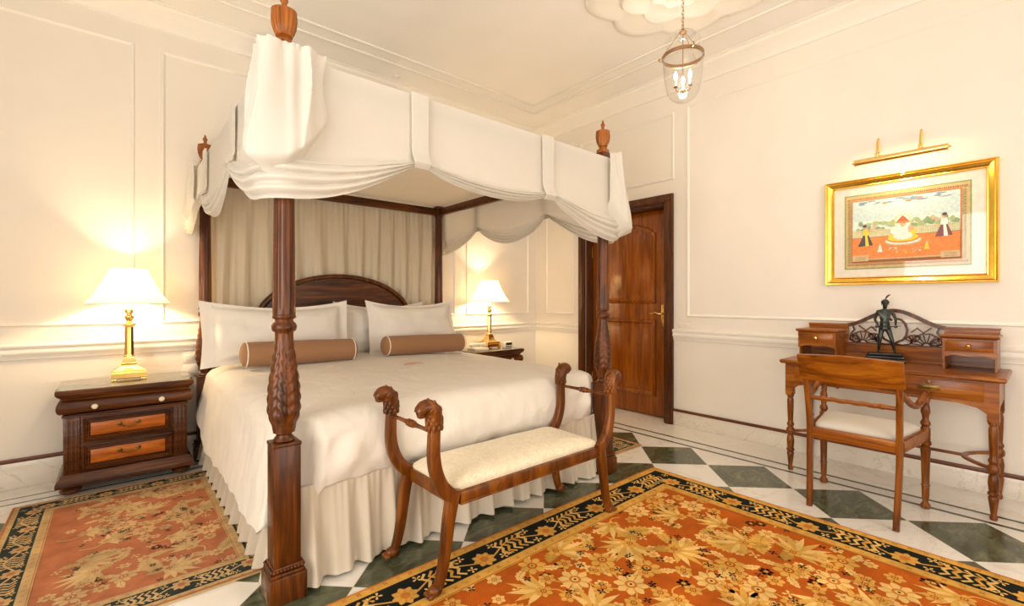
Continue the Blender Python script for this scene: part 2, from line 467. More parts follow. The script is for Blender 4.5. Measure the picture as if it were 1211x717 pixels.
# crown and ceiling mouldings
crown = [(0, 3.11), (.012, 3.115), (.014, 3.135), (.03, 3.15), (.05, 3.19), (.085, 3.215), (.1, 3.225), (.105, 3.24), (.125, 3.245), (.125, HC), (0, HC)]
b = B('trim')
rs = [[(x, YW-d, z) for d, z in crown] for x in (XL, XW)]; b.rings(rs)
rs = [[(XW-d, y, z) for d, z in crown] for y in (YB, YW)]; b.rings(rs)
struct(b.obj('trim_10', smooth=50))
b = B('trim')
for off, w in ((.41, .028), (.57, .02)):
    b.box(XL, XW-off, YW-off-w, YW-off, HC-.016, HC, bev=.006)
    b.box(XW-off-w, XW-off, YB, YW-off-w, HC-.016, HC, bev=.006)
b.obj('ceiling_moulding', ceil)
# plaster rose above the lantern
LX, LY = 2.80, 1.55
b = B('trim')
def rose(r0, n, amp, z0, z1, ph=0):
    def ring(k, z, rr): return [(LX+rr*(1+amp*abs(sin(n*a/2+ph)))*cos(a), LY+rr*(1+amp*abs(sin(n*a/2+ph)))*sin(a), z) for a in [2*PI*i/144 for i in range(144)]]
    b.rings([ring(0, HC, r0), ring(0, lerp(HC, z0, .6), r0*.99), ring(0, z0, r0*.95), ring(0, z0, r0*.88), ring(0, z1, r0*.8), ring(0, z1, r0*.1)])
rose(.56, 8, .16, HC-.03, HC-.012); rose(.36, 8, .2, HC-.04, HC-.02, .8); rose(.2, 10, .16, HC-.05, HC-.035); rose(.09, 12, .12, HC-.07, HC-.05)
b.obj('ceiling_rose', ceil)

# ------------------------------------------------------------------ door
d = bpy.data.objects.new('door_1', None); col.objects.link(d); d.location = (XW, (DY0+DY1)/2, 0); struct(d)
hw = (DY1-DY0)/2
b = B('doorframe')
for s_ in (-1, 1):
    y0, y1 = sorted((s_*hw, s_*(hw+.09)))
    b.box(-.03, 0, y0, y1, 0, DZ+.09, bev=.006)
    b.box(-.042, -.03, min(s_*(hw+.015), s_*(hw+.07)), max(s_*(hw+.015), s_*(hw+.07)), 0, DZ+.07, bev=.005)
    b.box(0, .19, min(s_*hw, s_*(hw-.02)), max(s_*hw, s_*(hw-.02)), 0, DZ, bev=.003)
b.box(-.03, 0, -hw, hw, DZ, DZ+.09, bev=.006); b.box(-.042, -.03, -hw-.07, hw+.07, DZ+.015, DZ+.07, bev=.005)
b.box(0, .19, -hw+.02, hw-.02, DZ-.02, DZ, bev=.003)
for s_ in (-1, 1): b.lathe([(.028, 0), (.028, .004), (.02, .01), (.012, .008), (.0, .014)], seg=16, mat=Matrix.Translation((-.042, s_*(hw+.045), DZ+.045)) @ Matrix.Rotation(-PI/2, 4, 'Y'))
b.obj('door_frame', d)
leaf = bpy.data.objects.new('door_leaf', None)
# leaf
LXx = .095; w2 = hw-.024
b = B('doorwood'); b.box(LXx, LXx+.04, -w2, w2, .012, DZ-.024, bev=.003)
leaf = b.obj('door_leaf', d)
def arch_rect(y0, y1, z0, z1, rise, n=20):
    P = [(y0, z0), (y1, z0), (y1, z1-rise)]
    if rise:
        for i in range(1, n):
            t = i/n; P.append((lerp(y1, y0, t), z1-rise+rise*sin(PI*t)**.8))
    P.append((y0, z1-rise)); return P
def inset(P, k, c):
    return [(c[0]+(y-c[0])*(1-k/max(.05, abs(P[1][0]-P[0][0])/2)), c[1]+(z-c[1])*(1-k/(abs(max(p[1] for p in P)-min(p[1] for p in P))/2))) for y, z in P]
def door_panel(nm, y0, y1, z0, z1, rise):
    b = B('doorwood'); P = arch_rect(y0, y1, z0, z1, rise); c = ((y0+y1)/2, (z0+z1)/2)
    steps = [(0, 0), (.008, -.018), (.026, -.024), (.034, -.012), (.044, -.004), (.075, -.006), (.10, -.016)]
    rs = [[(LXx-.001+h, p[0], p[1]) for p in inset(P, k, c)] for k, h in steps]
    b.rings(rs, cap0=False)
    return b.obj(nm, leaf, smooth=25)
door_panel('raised_panel', -w2+.13, w2-.13, 1.13, 1.95, .12)
door_panel('raised_panel', -w2+.13, w2-.13, .2, .97, 0)
b = B('brass'); hy = -w2+.055
b.box(LXx-.008, LXx, hy-.018, hy+.018, .9, 1.12, bev=.004)
b.tube([(LXx-.005, hy, 1.03), (LXx-.045, hy, 1.03), (LXx-.055, hy+.02, 1.032), (LXx-.055, hy+.06, 1.045), (LXx-.05, hy+.1, 1.03), (LXx-.048, hy+.125, 1.035)], [.009, .008, .009, .008, .006, .004], m='brass')
b.obj('door_handle', leaf)
for z in (.3, 1.7):
    b = B('agedbrass'); b.lathe([(.008, z-.06), (.009, z-.055), (.009, z+.055), (.006, z+.062)], cx=LXx-.006, cy=w2+.006, seg=10); b.obj('hinge', d)

# small wall plates
b = B('plastic'); b.box(XW-.008, XW, 2.13, 2.25, .915, .955, bev=.003); b.box(XW-.011, XW-.008, 2.15, 2.18, .925, .945); b.box(XW-.011, XW-.008, 2.2, 2.23, .925, .945)
tag(b.obj('light_switch'), 'small cream switch plate on wall just right of the door frame', 'switch')
b = B('plastic'); b.box(.385, .475, YW-.008, YW, .6, .69, bev=.003); b.box(.4, .46, YW-.011, YW-.008, .615, .675, bev=.001)
tag(b.obj('wall_socket'), 'cream socket plate above another by the bed post, the lower one', 'socket')
b = B('plastic'); b.box(.385, .475, YW-.008, YW, .7, .78, bev=.003); b.box(.405, .455, YW-.014, YW-.008, .72, .76, bev=.003)
tag(b.obj('light_switch'), 'cream switch plate above the socket by the left bed post', 'switch')
b = B('plastic'); b.lathe([(.0, HC-.022), (.012, HC-.022), (.016, HC-.014), (.03, HC-.012), (.038, HC-.001)], cx=1.99, cy=3.96, seg=24, m='plastic'); b.lathe([(.017, HC-.0145), (.019, HC-.0135), (.017, HC-.0125)], cx=1.99, cy=3.96, seg=20, m='grey')
tag(b.obj('ceiling_sensor'), 'small round sensor on ceiling beside the back moulding', 'sensor')

# ------------------------------------------------------------------ rugs
def ribbon(pts, w0, w1=None):
    P = [Vector((p[0], p[1])) for p in pts]; L = len(P); l, r = [], []
    for i, p in enumerate(P):
        t = (P[min(i+1, L-1)]-P[max(i-1, 0)]); t = t.normalized() if t.length else Vector((1, 0)); n = Vector((-t.y, t.x))
        w = lerp(w0, w1 if w1 is not None else w0, i/(L-1)); l.append(p+n*w/2); r.append(p-n*w/2)
    return [tuple(q) for q in l]+[tuple(q) for q in r[::-1]]
class Rug:
    def __init__(s, x0, x1, y0, y1, bw, pal, seed, dens=1.0, msc=1.0):
        s.x0, s.x1, s.y0, s.y1, s.bw = x0, x1, y0, y1, bw; s.p = pal; s.r = random.Random(seed); s.b = B(pal+'gold'); s.ms = msc; s.dens = dens
        s.layer = 0
    def c(s, n): return s.p+n
    def put(s, poly, z, c): s.b.flat(poly, z, s.c(c))
    def flower(s, x, y, r, z, c1='cream', c2='orange', c3='black', n=8, ph=0):
        s.put([(x+r*(1+.16*cos(n*a+ph))*cos(a), y+r*(1+.16*cos(n*a+ph))*sin(a)) for a in [2*PI*i/40 for i in range(40)]], z, c1)
        for k in range(n):
            a = (2*PI*k-ph)/n; a2 = a+PI/n
            s.put(ribbon([(x+r*.45*cos(a2), y+r*.45*sin(a2)), (x+r*.93*cos(a2), y+r*.93*sin(a2))], r*.05, r*.1), z+.0002, c2)
        s.put([(x+r*.42*cos(a), y+r*.42*sin(a)) for a in [2*PI*i/12 for i in range(12)]], z+.0004, c2)
        s.put([(x+r*.24*cos(a), y+r*.24*sin(a)) for a in [2*PI*i/10 for i in range(10)]], z+.0006, c1)
        s.put([(x+r*.1*cos(a), y+r*.1*sin(a)) for a in [2*PI*i/8 for i in range(8)]], z+.0008, c3)
    def leaf(s, x, y, L, w, ang, bend, z, c='gold', vein='rust', ser=9):
        # serrated curving leaf
        up, dn, mid = [], [], []
        for i in range(ser*4+1):
            t = i/(ser*4); a = ang+bend*t; px = x+L*t*cos(ang+bend*t*.5); py = y+L*t*sin(ang+bend*t*.5)
            wid = w*sin(PI*min(1, t*1.02+.04))**.8*(1-.45*((i % 4)/4)); nx, ny = -sin(a), cos(a)
            up.append((px+nx*wid, py+ny*wid)); dn.append((px-nx*wid, py-ny*wid)); mid.append((px, py))
        s.put(up+dn[::-1], z, c)
        s.put(ribbon(mid[2:-5], w*.12, w*.03), z+.0003, vein)
        for k in range(2, ser-1):
            i = k*4; (mx, my) = mid[i]
            a = ang+bend*i/(ser*4)
            for q in (1, -1):
                aa = a+q*.75; s.put(ribbon([(mx, my), (mx+w*.6*cos(aa), my+w*.6*sin(aa))], w*.07, w*.02), z+.0003, vein)
    def fan(s, x, y, r, ang, z, c='gold', n=7, spread=2.3, vein=None):
        for k in range(n):
            t = k/(n-1)-.5; a = ang+spread*t; L = r*(1-.35*abs(t*2)**1.5); pts_u, pts_d = [], []
            for i in range(9):
                u = i/8; bx = x+L*u*cos(a+.5*t*u); by = y+L*u*sin(a+.5*t*u); w = r*.085*sin(PI*min(1, u+.08))**.7
                aa = a+.8*t*u; pts_u.append((bx-sin(aa)*w, by+cos(aa)*w)); pts_d.append((bx+sin(aa)*w, by-cos(aa)*w))
            s.put(pts_u+pts_d[::-1], z+.00005*k, c if k % 2 == 0 else ('cream' if c != 'cream' else 'gold'))
        s.flower(x, y, r*.2, z+.0008, 'gold', 'rust', n=6)
    def stem(s, x0, y0, x1, y1, k, z, c='olive', w=.008):
        dx, dy = x1-x0, y1-y0; P = []
        for i in range(13):
            t = i/12; o = k*sin(PI*t); P.append((x0+dx*t-dy*o, y0+dy*t+dx*o))
        s.put(ribbon(P, w), z, c)
    def cross(s, x, y, r, z, c='black', ph=0):
        for k in range(4):
            a = PI/2*k+ph; s.put([(x+r*.0*cos(a), y), (x+r*.75*cos(a-.35), y+r*.75*sin(a-.35)), (x+r*cos(a), y+r*sin(a)), (x+r*.75*cos(a+.35), y+r*.75*sin(a+.35))], z+.00002*k, c)
    def build(s, name, label, sc=1.0, st=.2):
        b, r_ = s.b, s.r; T = .009
        b.box(s.x0, s.x1, s.y0, s.y1, 0.0005, T, s.c('gold'), bev=.003)
        bw = s.bw; fx0, fx1, fy0, fy1 = s.x0+bw, s.x1-bw, s.y0+bw, s.y1-bw
        z = T+.0002
        s.put([(fx0, fy0), (fx1, fy0), (fx1, fy1), (fx0, fy1)], z, 'rust')
        # field motifs on a staggered lattice
        nx = int((fx1-fx0)/st)+2; ny = int((fy1-fy0)/(st*.9))+2; zl = z+.0003
        for i in range(-1, nx):
            for j in range(-1, ny):
                x = fx0+(i+.5*(j % 2)+.3)*st+r_.uniform(-.03, .03); y = fy1-(j+.3)*st*.9+r_.uniform(-.03, .03)
                k = (i*2+j*3) % 5; ph = r_.uniform(0, 6.28); q = zl+.0001*((i+j) % 4)
                mg = .035*sc
                if not (fx0+mg < x < fx1-mg and fy0+mg < y < fy1-mg):
                    if fx0+.03 < x < fx1-.03 and fy0+.03 < y < fy1-.03: s.flower(x, y, .028*sc, q, 'cream', 'orange', n=6)
                    continue
                lim = lambda L: L
                if k == 0:
                    L = lim(.17*sc); s.fan(x, y, L, ph, q, 'gold', 9, 2.6)
                    L2 = lim(.1*sc); s.leaf(x, y, L2, .03*sc, ph+PI, .7, q-.0001, 'olive', 'gold', 6)
                elif k == 1:
                    s.flower(x, y, .056*sc, q, 'cream', 'orange', n=8, ph=ph)
                    for a in range(5):
                        aa = ph+a*2*PI/5; L = lim(.105*sc); xx, yy = x+L*cos(aa), y+L*sin(aa)
                        s.stem(x, y, xx, yy, .15, q-.0002, 'gold', .006*sc)
                        s.flower(xx, yy, .03*sc, q+.0001, 'gold', 'rust', n=6, ph=ph)
                elif k == 2:
                    L = lim(.21*sc); s.leaf(x, y, L, .052*sc, ph, .9, q, 'gold', 'olive', 11)
                    L = lim(.12*sc); s.leaf(x, y, L, .03*sc, ph+2.2, -.8, q-.0001, 'gold', 'olive', 7)
                    s.flower(x, y, .034*sc, q+.0008, 'cream', 'orange', n=7)
                elif k == 3:
                    s.flower(x, y, .05*sc, q, 'gold', 'rust', n=7, ph=ph)
                    for a in (0, 1, 2):
                        aa = ph+a*2.1; L = lim(.12*sc); s.leaf(x+.04*sc*cos(aa), y+.04*sc*sin(aa), max(.03, L-.04*sc), .02*sc, aa, .8, q-.0001, 'cream', 'rust', 5)
                else:
                    L = lim(.15*sc); s.fan(x, y, L, ph, q, 'cream', 7, 2.0); s.stem(x, y, x+lim(.1)*cos(ph+PI), y+lim(.1)*sin(ph+PI), .3, q, 'gold', .007)
                # fillers
                for f_ in range(5):
                    a = r_.uniform(0, 6.28); rr = r_.uniform(.5, .62)*st; xx, yy = x+rr*cos(a), y+rr*sin(a)
                    if True:
                        t_ = r_.random()
                        if t_ < .3: s.cross(xx, yy, .017*sc, q+.0012, 'black', a)
                        elif t_ < .6: s.cross(xx, yy, .024*sc, q-.0002, 'cream', a)
                        else: s.flower(xx, yy, .023*sc, q-.0003, 'cream', 'orange', n=6)
        # border: dark band with vines
        o0, o1 = bw*.2, bw*.8; zb = T+.0022
        def frame(a, c_, zz, e):
            X0, X1, Y0, Y1 = s.x0+a, s.x1-a, s.y0+a, s.y1-a; w = e-a
            for P in (((X0, Y0), (X1, Y0), (X1-w, Y0+w), (X0+w, Y0+w)), ((X0, Y1), (X1, Y1), (X1-w, Y1-w), (X0+w, Y1-w)),
                      ((X0, Y0), (X0+w, Y0+w), (X0+w, Y1-w), (X0, Y1)), ((X1, Y0), (X1-w, Y0+w), (X1-w, Y1-w), (X1, Y1))): s.put(P, zz, c_)
        frame(.004, 'gold', zb, bw+.004); frame(.004, 'orange', zb+.0002, .014); frame(o0, 'black', zb+.0003, o1)
        frame(bw*.985, 'rust', zb+.0003, bw*1.0)
        Wb = o1-o0; cy = (o0+o1)/2
        def side(P0, P1, inn):
            P0, P1, inn = Vector(P0), Vector(P1), Vector(inn); L = (P1-P0).length; t = (P1-P0)/L; n = max(2, round(L/(Wb*1.25))); u = L/n
            def W(a, c_): q = P0+t*a+inn*c_; return (q.x, q.y)
            dirn = math.atan2(t.y, t.x)
            zz = zb+.0006
            s.put(ribbon([W(a*L/(n*10), cy+Wb*.22*sin(a*PI/10)) for a in range(0, n*10+1)], .008*s.ms), zz, 'gold')
            for k in range(n):
                a = (k+.5)*u; side_ = 1 if k % 2 == 0 else -1; px, py = W(a, cy+side_*Wb*.12)
                if k % 2 == 0:
                    s.flower(px, py, Wb*.31, zz+.0003, 'gold', 'orange', n=8)
                    s.put([(px+Wb*.13*cos(g), py+Wb*.13*sin(g)) for g in [2*PI*i/10 for i in range(10)]], zz+.0012, 'orange')
                    for g in (-1, 1):
                        for h in (-1, 1):
                            qx, qy = W(a+g*u*.45, cy+h*Wb*.32); s.cross(qx, qy, Wb*.15, zz+.0002, 'cream', .4*g)
                else:
                    for h in range(5):
                        for g in (-1, 1):
                            q0 = W(a+(h-2)*u*.18, cy); q1 = W(a+(h-2)*u*.18-u*.12, cy+g*Wb*.2); q2 = W(a+(h-2)*u*.18+u*.02, cy+g*Wb*.38)
                            s.put(ribbon([q0, q1, q2], Wb*.1, Wb*.08), zz+.0002, 'gold' if (h % 2) else 'cream')
                    for g in (-1, 1):
                        s.cross(*W(a+g*u*.36, cy-g*Wb*.28), Wb*.17, zz+.0004, 'gold', .78)
        X0, X1, Y0, Y1 = s.x0, s.x1, s.y0, s.y1
        side((X0+bw*.5, Y0), (X1-bw*.5, Y0), (0, 1)); side((X0+bw*.5, Y1), (X1-bw*.5, Y1), (0, -1)); side((X0, Y0+bw*.5), (X0, Y1-bw*.5), (1, 0)); side((X1, Y0+bw*.5), (X1, Y1-bw*.5), (-1, 0))
        # small rosettes in the gold stripes
        for a in (bw*.1, bw*.9):
            for (P0, P1, inn) in (((X0+a, Y1-a), (X1-a, Y1-a), 0), ((X1-a, Y0+a), (X1-a, Y1-a), 0), ((X0+a, Y0+a), (X0+a, Y1-a), 0), ((X0+a, Y0+a), (X1-a, Y0+a), 0)):
                L = math.dist(P0, P1); n = int(L/(.05*sc)); 
                for k in range(n+1):
                    s.cross(lerp(P0[0], P1[0], k/n), lerp(P0[1], P1[1], k/n), bw*.045, zb+.0006, 'orange' if k % 2 else 'rust', .78)
        # fringe
        o = b.obj(name, smooth=0, recalc=False)
        return tag(o, label, 'rug')
Rug(.25, 2.83, -.95, 1.79, .26, 'r_', 3).build('area_rug', 'large rust and gold floral rug with black vine border in front of the bed', 1.1, .2)
Rug(-.43, .60, 2.2, 3.76, .175, 'p_', 5).build('bedside_rug', 'faded rose and gold floral rug left of the bed under the nightstand', .85, .165)
Rug(2.2, 3.2, 2.12, 3.68, .175, 'p_', 9).build('bedside_rug', 'small floral rug corner showing right of the bed near the door', .85, .18)

# ------------------------------------------------------------------ bed
BX, BY = 1.5125, 3.03
bed = thing('four_poster_bed', 'tall dark mahogany four poster bed with carved posts and arched headboard', 'bed', (BX, BY, 0))
def carve(a, z):
    # acanthus carving on the vase of the post
    if .655 < z < 1.03:
        e = sm((z-.655)/.05)*sm((1.03-z)/.08); k = abs(cos(2*a))
        return 1+e*(.09*abs(sin(4*a+0))**.5*1.0-.05+.045*sin(z*150+6*abs(((a*4/PI) % 2)-1)))
    return 1
def flute(a, z): return 1-.075*(abs(sin(5*a))**4 < .2)*1.0 if 1.13 < z < 2.0 else 1
def make_post(px, py):
    p = []
    b = B('mahog'); 
    b.box(px-.068, px+.068, py-.068, py+.068, 0, .105, bev=.004)
    b.box(px-.062, px+.062, py-.062, py+.062, .105, .118, bev=.004)
    b.box(px-.055, px+.055, py-.055, py+.055, .118, .140, bev=.006)
    b.box(px-.049, px+.049, py-.049, py+.049, .14, .6, bev=.002)
    for k in range(9):
        o = -.05+k*.0125
        for q in (-1, 1):
            b.ball((px+o, py+q*.058, .129), .0065, seg=8); b.ball((px+q*.058, py+o, .129), .0065, seg=8)
    b.box(px-.052, px+.052, py-.052, py+.052, .598, .612, bev=.004)
    post = b.obj('post', bed)
    b = B('mahog')
    prof = [(.036, .612), (.041, .618), (.036, .626), (.028, .636), (.03, .644), (.04, .648), (.04, .655)]
    for i in range(41):
        t = i/40; z = .66+t*.375
        r = .043+.020*sin(PI*min(1, t/.42)*.5) if t < .42*1 else lerp(.063, .030, sm((t-.42)/.58)**.85)
        if t < .2: r = lerp(.042, .0575, sm(t/.2))
        elif t < .3: r = .0575
        else: r = lerp(.0575, .0335, sm((t-.3)/.7))
        prof.append((r, z))
    prof += [(.034, 1.042), (.042, 1.047), (.046, 1.058), (.046, 1.068), (.04, 1.078), (.033, 1.084), (.033, 1.092), (.043, 1.098), (.043, 1.104), (.040, 1.112)]
    b.lathe(prof, px, py, 64, fl=carve)
    b.obj('carved_vase', post, smooth=60)
    b = B('mahog')
    prof = [(.0415, 1.112), (.042, 1.13), (.0415, 1.14)]+[(lerp(.0415, .0335, t/16), lerp(1.14, 1.99, t/16)) for t in range(1, 17)]+[(.038, 2.01), (.038, 2.02)]
    b.lathe(prof, px, py, 80, fl=lambda a, z: (1-.08*(1-abs(sin(6*a)))**.7) if 1.135 < z < 2.0 else 1)
    b.box(px-.036, px+.036, py-.036, py+.036, 2.02, 2.165, bev=.002)
    b.obj('fluted_column', post, smooth=60)
    b = B('finialwood')
    b.box(px-.031, px+.031, py-.031, py+.031, 2.16, 2.188, bev=.004)
    prof = [(.026, 2.188), (.029, 2.194), (.023, 2.2), (.022, 2.206), (.031, 2.21), (.031, 2.214), (.038, 2.226), (.046, 2.25), (.0485, 2.275), (.0475, 2.298), (.045, 2.306), (.047, 2.31), (.04, 2.314), (.012, 2.318), (.011, 2.322), (.0105, 2.343), (.015, 2.35), (.015, 2.358), (.009, 2.366), (.005, 2.385), (.0, 2.39)]
    b.lathe(prof, px, py, 96, fl=lambda a, z: (1-.09*abs(sin(8*a))**2.5) if 2.216 < z < 2.302 else 1)
    b.obj('finial', post, smooth=50)
hx, fy, hy_ = 1.0025, -1.055, 1.04
for sx in (-1, 1):
    for y in (fy, hy_): make_post(sx*hx, y)
# canopy tester rails
for (x0, x1, y0, y1) in ((-hx+.037, hx-.037, hy_-.02, hy_+.02), (-hx+.037, hx-.037, fy-.02, fy+.02)):
    b = B('mahogx'); b.box(x0, x1, y0, y1, 2.025, 2.095, bev=.005); b.obj('tester_rail', bed)
for sx in (-1, 1):
    b = B('mahogx'); b.box(sx*hx-.02, sx*hx+.02, fy+.037, hy_-.037, 2.025, 2.095, bev=.005); b.obj('tester_rail', bed)
# side rails & foot rail
for sx in (-1, 1):
    b = B('mahogx'); b.box(sx*.93-.02, sx*.93+.02, fy+.05, hy_-.05, .2, .36, bev=.005); b.obj('bed_rail', bed)
b = B('mahogx'); b.box(-hx+.05, hx-.05, -1.0, -.96, .2, .36, bev=.005); b.obj('foot_rail', bed)
b = B('mahogx')
def hb_prof(inset_=0):
    P = [(-hx+.05, .4), (hx-.05, .4), (hx-.05, 1.02-inset_), (.70-inset_, 1.02-inset_)]
    for i in range(0, 31):
        t = i/30; a = lerp(.12, PI-.12, t); P.append((cos(a)*(.67-inset_)/cos(.12), 1.03+(sin(a)-sin(.12))*.345/(1-sin(.12))-inset_))
    P += [(-.70+inset_, 1.02-inset_), (-hx+.05, 1.02-inset_)]
    return P
b.prism(hb_prof(.025), lambda x, z: Vector((x, hy_-.015, z)), Vector((0, .03, 0)))
hb = b.obj('headboard', bed, smooth=30)
b = B('mahog')
arc = [(cos(a)*.665, 1.03+(sin(a)-.12)*.39) for a in [lerp(.13, PI-.13, i/40) for i in range(41)]]
b.sweep([(-hx+.05, hy_-.005, 1.02), (-.72, hy_-.005, 1.02)], .035, .05, (0, 1, 0))
b.sweep([(.72, hy_-.005, 1.02), (hx-.05, hy_-.005, 1.02)], .035, .05, (0, 1, 0))
b.sweep([(x, hy_-.005, z) for x, z in arc[::-1]], .04, .055, (0, 1, 0))
b.obj('arched_moulding', hb)
# mattress + base
b = B('fab'); b.box(-.9, .9, -.95, 1.0, .2, .42, bev=.03, seg=3); b.obj('bed_base', bed)
b = B('fab'); b.box(-.94, .94, -1.0, 1.0, .42, .655, bev=.06, seg=4); b.obj('mattress', bed)

# ---- bed skirt
b = B('skirt')
def rpath(hwx, y0, y1, r, n_per=.006):
    # open path: head-left -> foot-left -> foot-right -> head-right ; returns points with outward normals
    P = []
    def line(x0, y0_, x1, y1_, nx, ny):
        L = math.hypot(x1-x0, y1_-y0_); n = int(L/n_per)
        for i in range(n): t = i/n; P.append((lerp(x0, x1, t), lerp(y0_, y1_, t), nx, ny))
    def arc_(cx, cy, a0, a1):
        n = max(4, int(abs(a1-a0)*r/n_per))
        for i in range(n): a = lerp(a0, a1, i/n); P.append((cx+r*cos(a), cy+r*sin(a), cos(a), sin(a)))
    line(-hwx, y1, -hwx, y0+r, -1, 0); arc_(-hwx+r, y0+r, PI, 1.5*PI); line(-hwx+r, y0, hwx-r, y0, 0, -1); arc_(hwx-r, y0+r, 1.5*PI, 2*PI); line(hwx, y0+r, hwx, y1, 1, 0)
    return P
path = rpath(.975, -1.03, 1.0, .06, .007)
rows = []
for j in range(15):
    t = j/14; z = lerp(.40, .016, t); row = []
    L = 0
    for i, (x, y, nx, ny) in enumerate(path):
        s_ = i*.007
        w = sin(s_*2*PI/.135+2.0*nz(s_*1.3, 3)*2)+.5*sin(s_*2*PI/.071+4*nz(s_*2, 9)); w2_ = sin(s_*2*PI/.03)*(1-t)*.35
        foot = ny < -.5
        fl_ = (.055 if not foot else .03)
        if foot:
            fl_ = .022+.03*sm((abs(x)-.6)/.3)
        o = .004+fl_*t**1.2 + t**.7*.024*w + .006*w2_
        row.append((x+nx*o, y+ny*o, z+ .006*nz(s_*3, 5)*(t > .9)))
    rows.append(row)
b.grid(rows)
o = b.obj('bed_skirt', smooth=80); o.location = (BX, BY, 0)
tag(o, 'gathered cream striped bed skirt hanging to the floor below the duvet', 'bed skirt')

# ---- duvet: rounded pad folded over the mattress
b = B('duvet')
def rrect(hx_, y0, y1, r, n=260):
    # closed loop by angle-ish arclength, start at head-left going down the left side
    segs = []
    per = []
    W, D = 2*hx_, y1-y0; r = min(r, W/2-.001, D/2-.001)
    L = [D-2*r, PI*r/2, W-2*r, PI*r/2, D-2*r, PI*r/2, W-2*r, PI*r/2]; T = sum(L); out = []
    for i in range(n):
        s_ = T*i/n
        for k in range(8):
            if s_ <= L[k] or k == 7: break
            s_ -= L[k]
        q = s_
        if k == 0: out.append((-hx_, y1-r-q, -1, 0))
        elif k == 1: a = PI+q/r; out.append((-hx_+r+r*cos(a), y0+r+r*sin(a), cos(a), sin(a)))
        elif k == 2: out.append((-hx_+r+q, y0, 0, -1))
        elif k == 3: a = 1.5*PI+q/r; out.append((hx_-r+r*cos(a), y0+r+r*sin(a), cos(a), sin(a)))
        elif k == 4: out.append((hx_, y0+r+q, 1, 0))
        elif k == 5: a = q/r; out.append((hx_-r+r*cos(a), y1-r+r*sin(a), cos(a), sin(a)))
        elif k == 6: out.append((hx_-r-q, y1, 0, 1))
        else: a = PI/2+q/r; out.append((-hx_+r+r*cos(a), y1-r+r*sin(a), cos(a), sin(a)))
    return out
def ring_off(o, r): return rrect(.945+o, -1.01-o, .985+o*.2, max(.02, r), 520)
def duvet_pt(x, y, nx, ny, o, drop):
    # hem height depending on where on the perimeter
    left = max(0, -nx); right = max(0, nx); foot = max(0, -ny); head = max(0, ny)
    w = left+right+foot+head+1e-6
    ll = .22+.05*nz(y*1.5, 2)-(.02 if y < -.6 else 0)+.12*sm((y-.45)/.4); hem = (left*ll+right*.34+foot*(.385+.006*sin(x*9))+head*.55)/w
    z = .70-drop*(.70-hem)
    return z
ZTOP = .69
base = ring_off(0, .1)
rs = []
def topz(x, y):
    e = min(.945-abs(x), y+1.01); z = ZTOP+.018*sm(e/.55)+.006*nz(x*2.2, y*2.2)+.004*nz(x*6, y*6, 3)
    return z
# inner top rings
for k in range(16):
    f = k/15
    ring = []
    for (x, y, nx, ny) in base:
        cx = max(-.5, min(.5, x*.5)); cy = max(-.5, min(.3, y*.5))
        X, Y = lerp(cx*.06, x*.94, f), lerp(-.1+(cy+.1)*.06, -.1+(y+.1)*.94, f)
        ring.append((X, Y, topz(X, Y)))
    rs.append(ring)
# rolled edge then drop
prof = []
for k in range(1, 9):
    a = k/8*PI/2; prof.append(('r', a))
for k in range(1, 23): prof.append(('d', k/22))
for kind, v in prof:
    ring = []
    for i, (x, y, nx, ny) in enumerate(base):
        s_ = i/len(base)*7.2
        foot = max(0, -ny); side = abs(nx)
        R_ = .085
        X0, Y0 = x*.94, -.1+(y+.1)*.94
        left = max(0, -nx)
        bulge = .045*foot+.075*left+.045*max(0, nx)
        ox, oy = x+nx*bulge, y+ny*bulge
        if kind == 'r':
            u = sin(v); h = 1-cos(v)
            X, Y = lerp(X0, ox, u), lerp(Y0, oy, u); z = lerp(topz(X0, Y0), ZTOP-R_, h)
            X += nx*.0; 
        else:
            hemz = duvet_pt(x, y, nx, ny, 0, 1)
            z = lerp(ZTOP-R_, hemz, v)
            # foot: belly and tuck; left: flares out
            bel = .022*sin(PI*v)*foot-.02*v*v*foot+.055*v*left+.02*sin(PI*v)*max(0, nx)-.03*v*v*max(0, nx)
            wr = (.014*nz(s_*5+v*1.2, v*1.5, 1)+.009*nz(s_*13, v*2, 4))*min(1, v*3)
            # diagonal pull creases near foot corners
            crn = math.exp(-((abs(x)-.93)**2+(y+1.0)**2)/.05)
            wr += .010*crn*sin(s_*38+v*5)
            X, Y = ox+nx*(bel+wr), oy+ny*(bel+wr)
            if v > .9: z += .004*sin(s_*40)
            # notch around the foot posts
        ring.append((X, Y, z))
    rs.append(ring)
# last ring tucked inwards for thickness
last = rs[-1]
rs.append([(p[0]-q[2]*.02, p[1]-q[3]*.02, p[2]+.004) for p, q in zip(last, base)])
# push out of posts: local cut-in round each foot post
def keep_off(p):
    # the cloth tucks smoothly behind each foot post
    x, y, z = p
    for sx in (-1, 1):
        dx = (x-sx*hx)/.17
        if abs(dx) < 1 and y < fy+.2:
            lim_ = fy-.06+.135*(1-dx*dx)**.7
            if y < lim_: y = lim_
    return (x, y, z)
rs = [[keep_off(p) for p in r_] for r_ in rs]
b.rings(rs, cap1=False)
o = b.obj('duvet', smooth=85); o.location = (BX, BY, 0)
duvet = tag(o, 'plump white duvet spread over the bed and hanging over its sides', 'duvet')
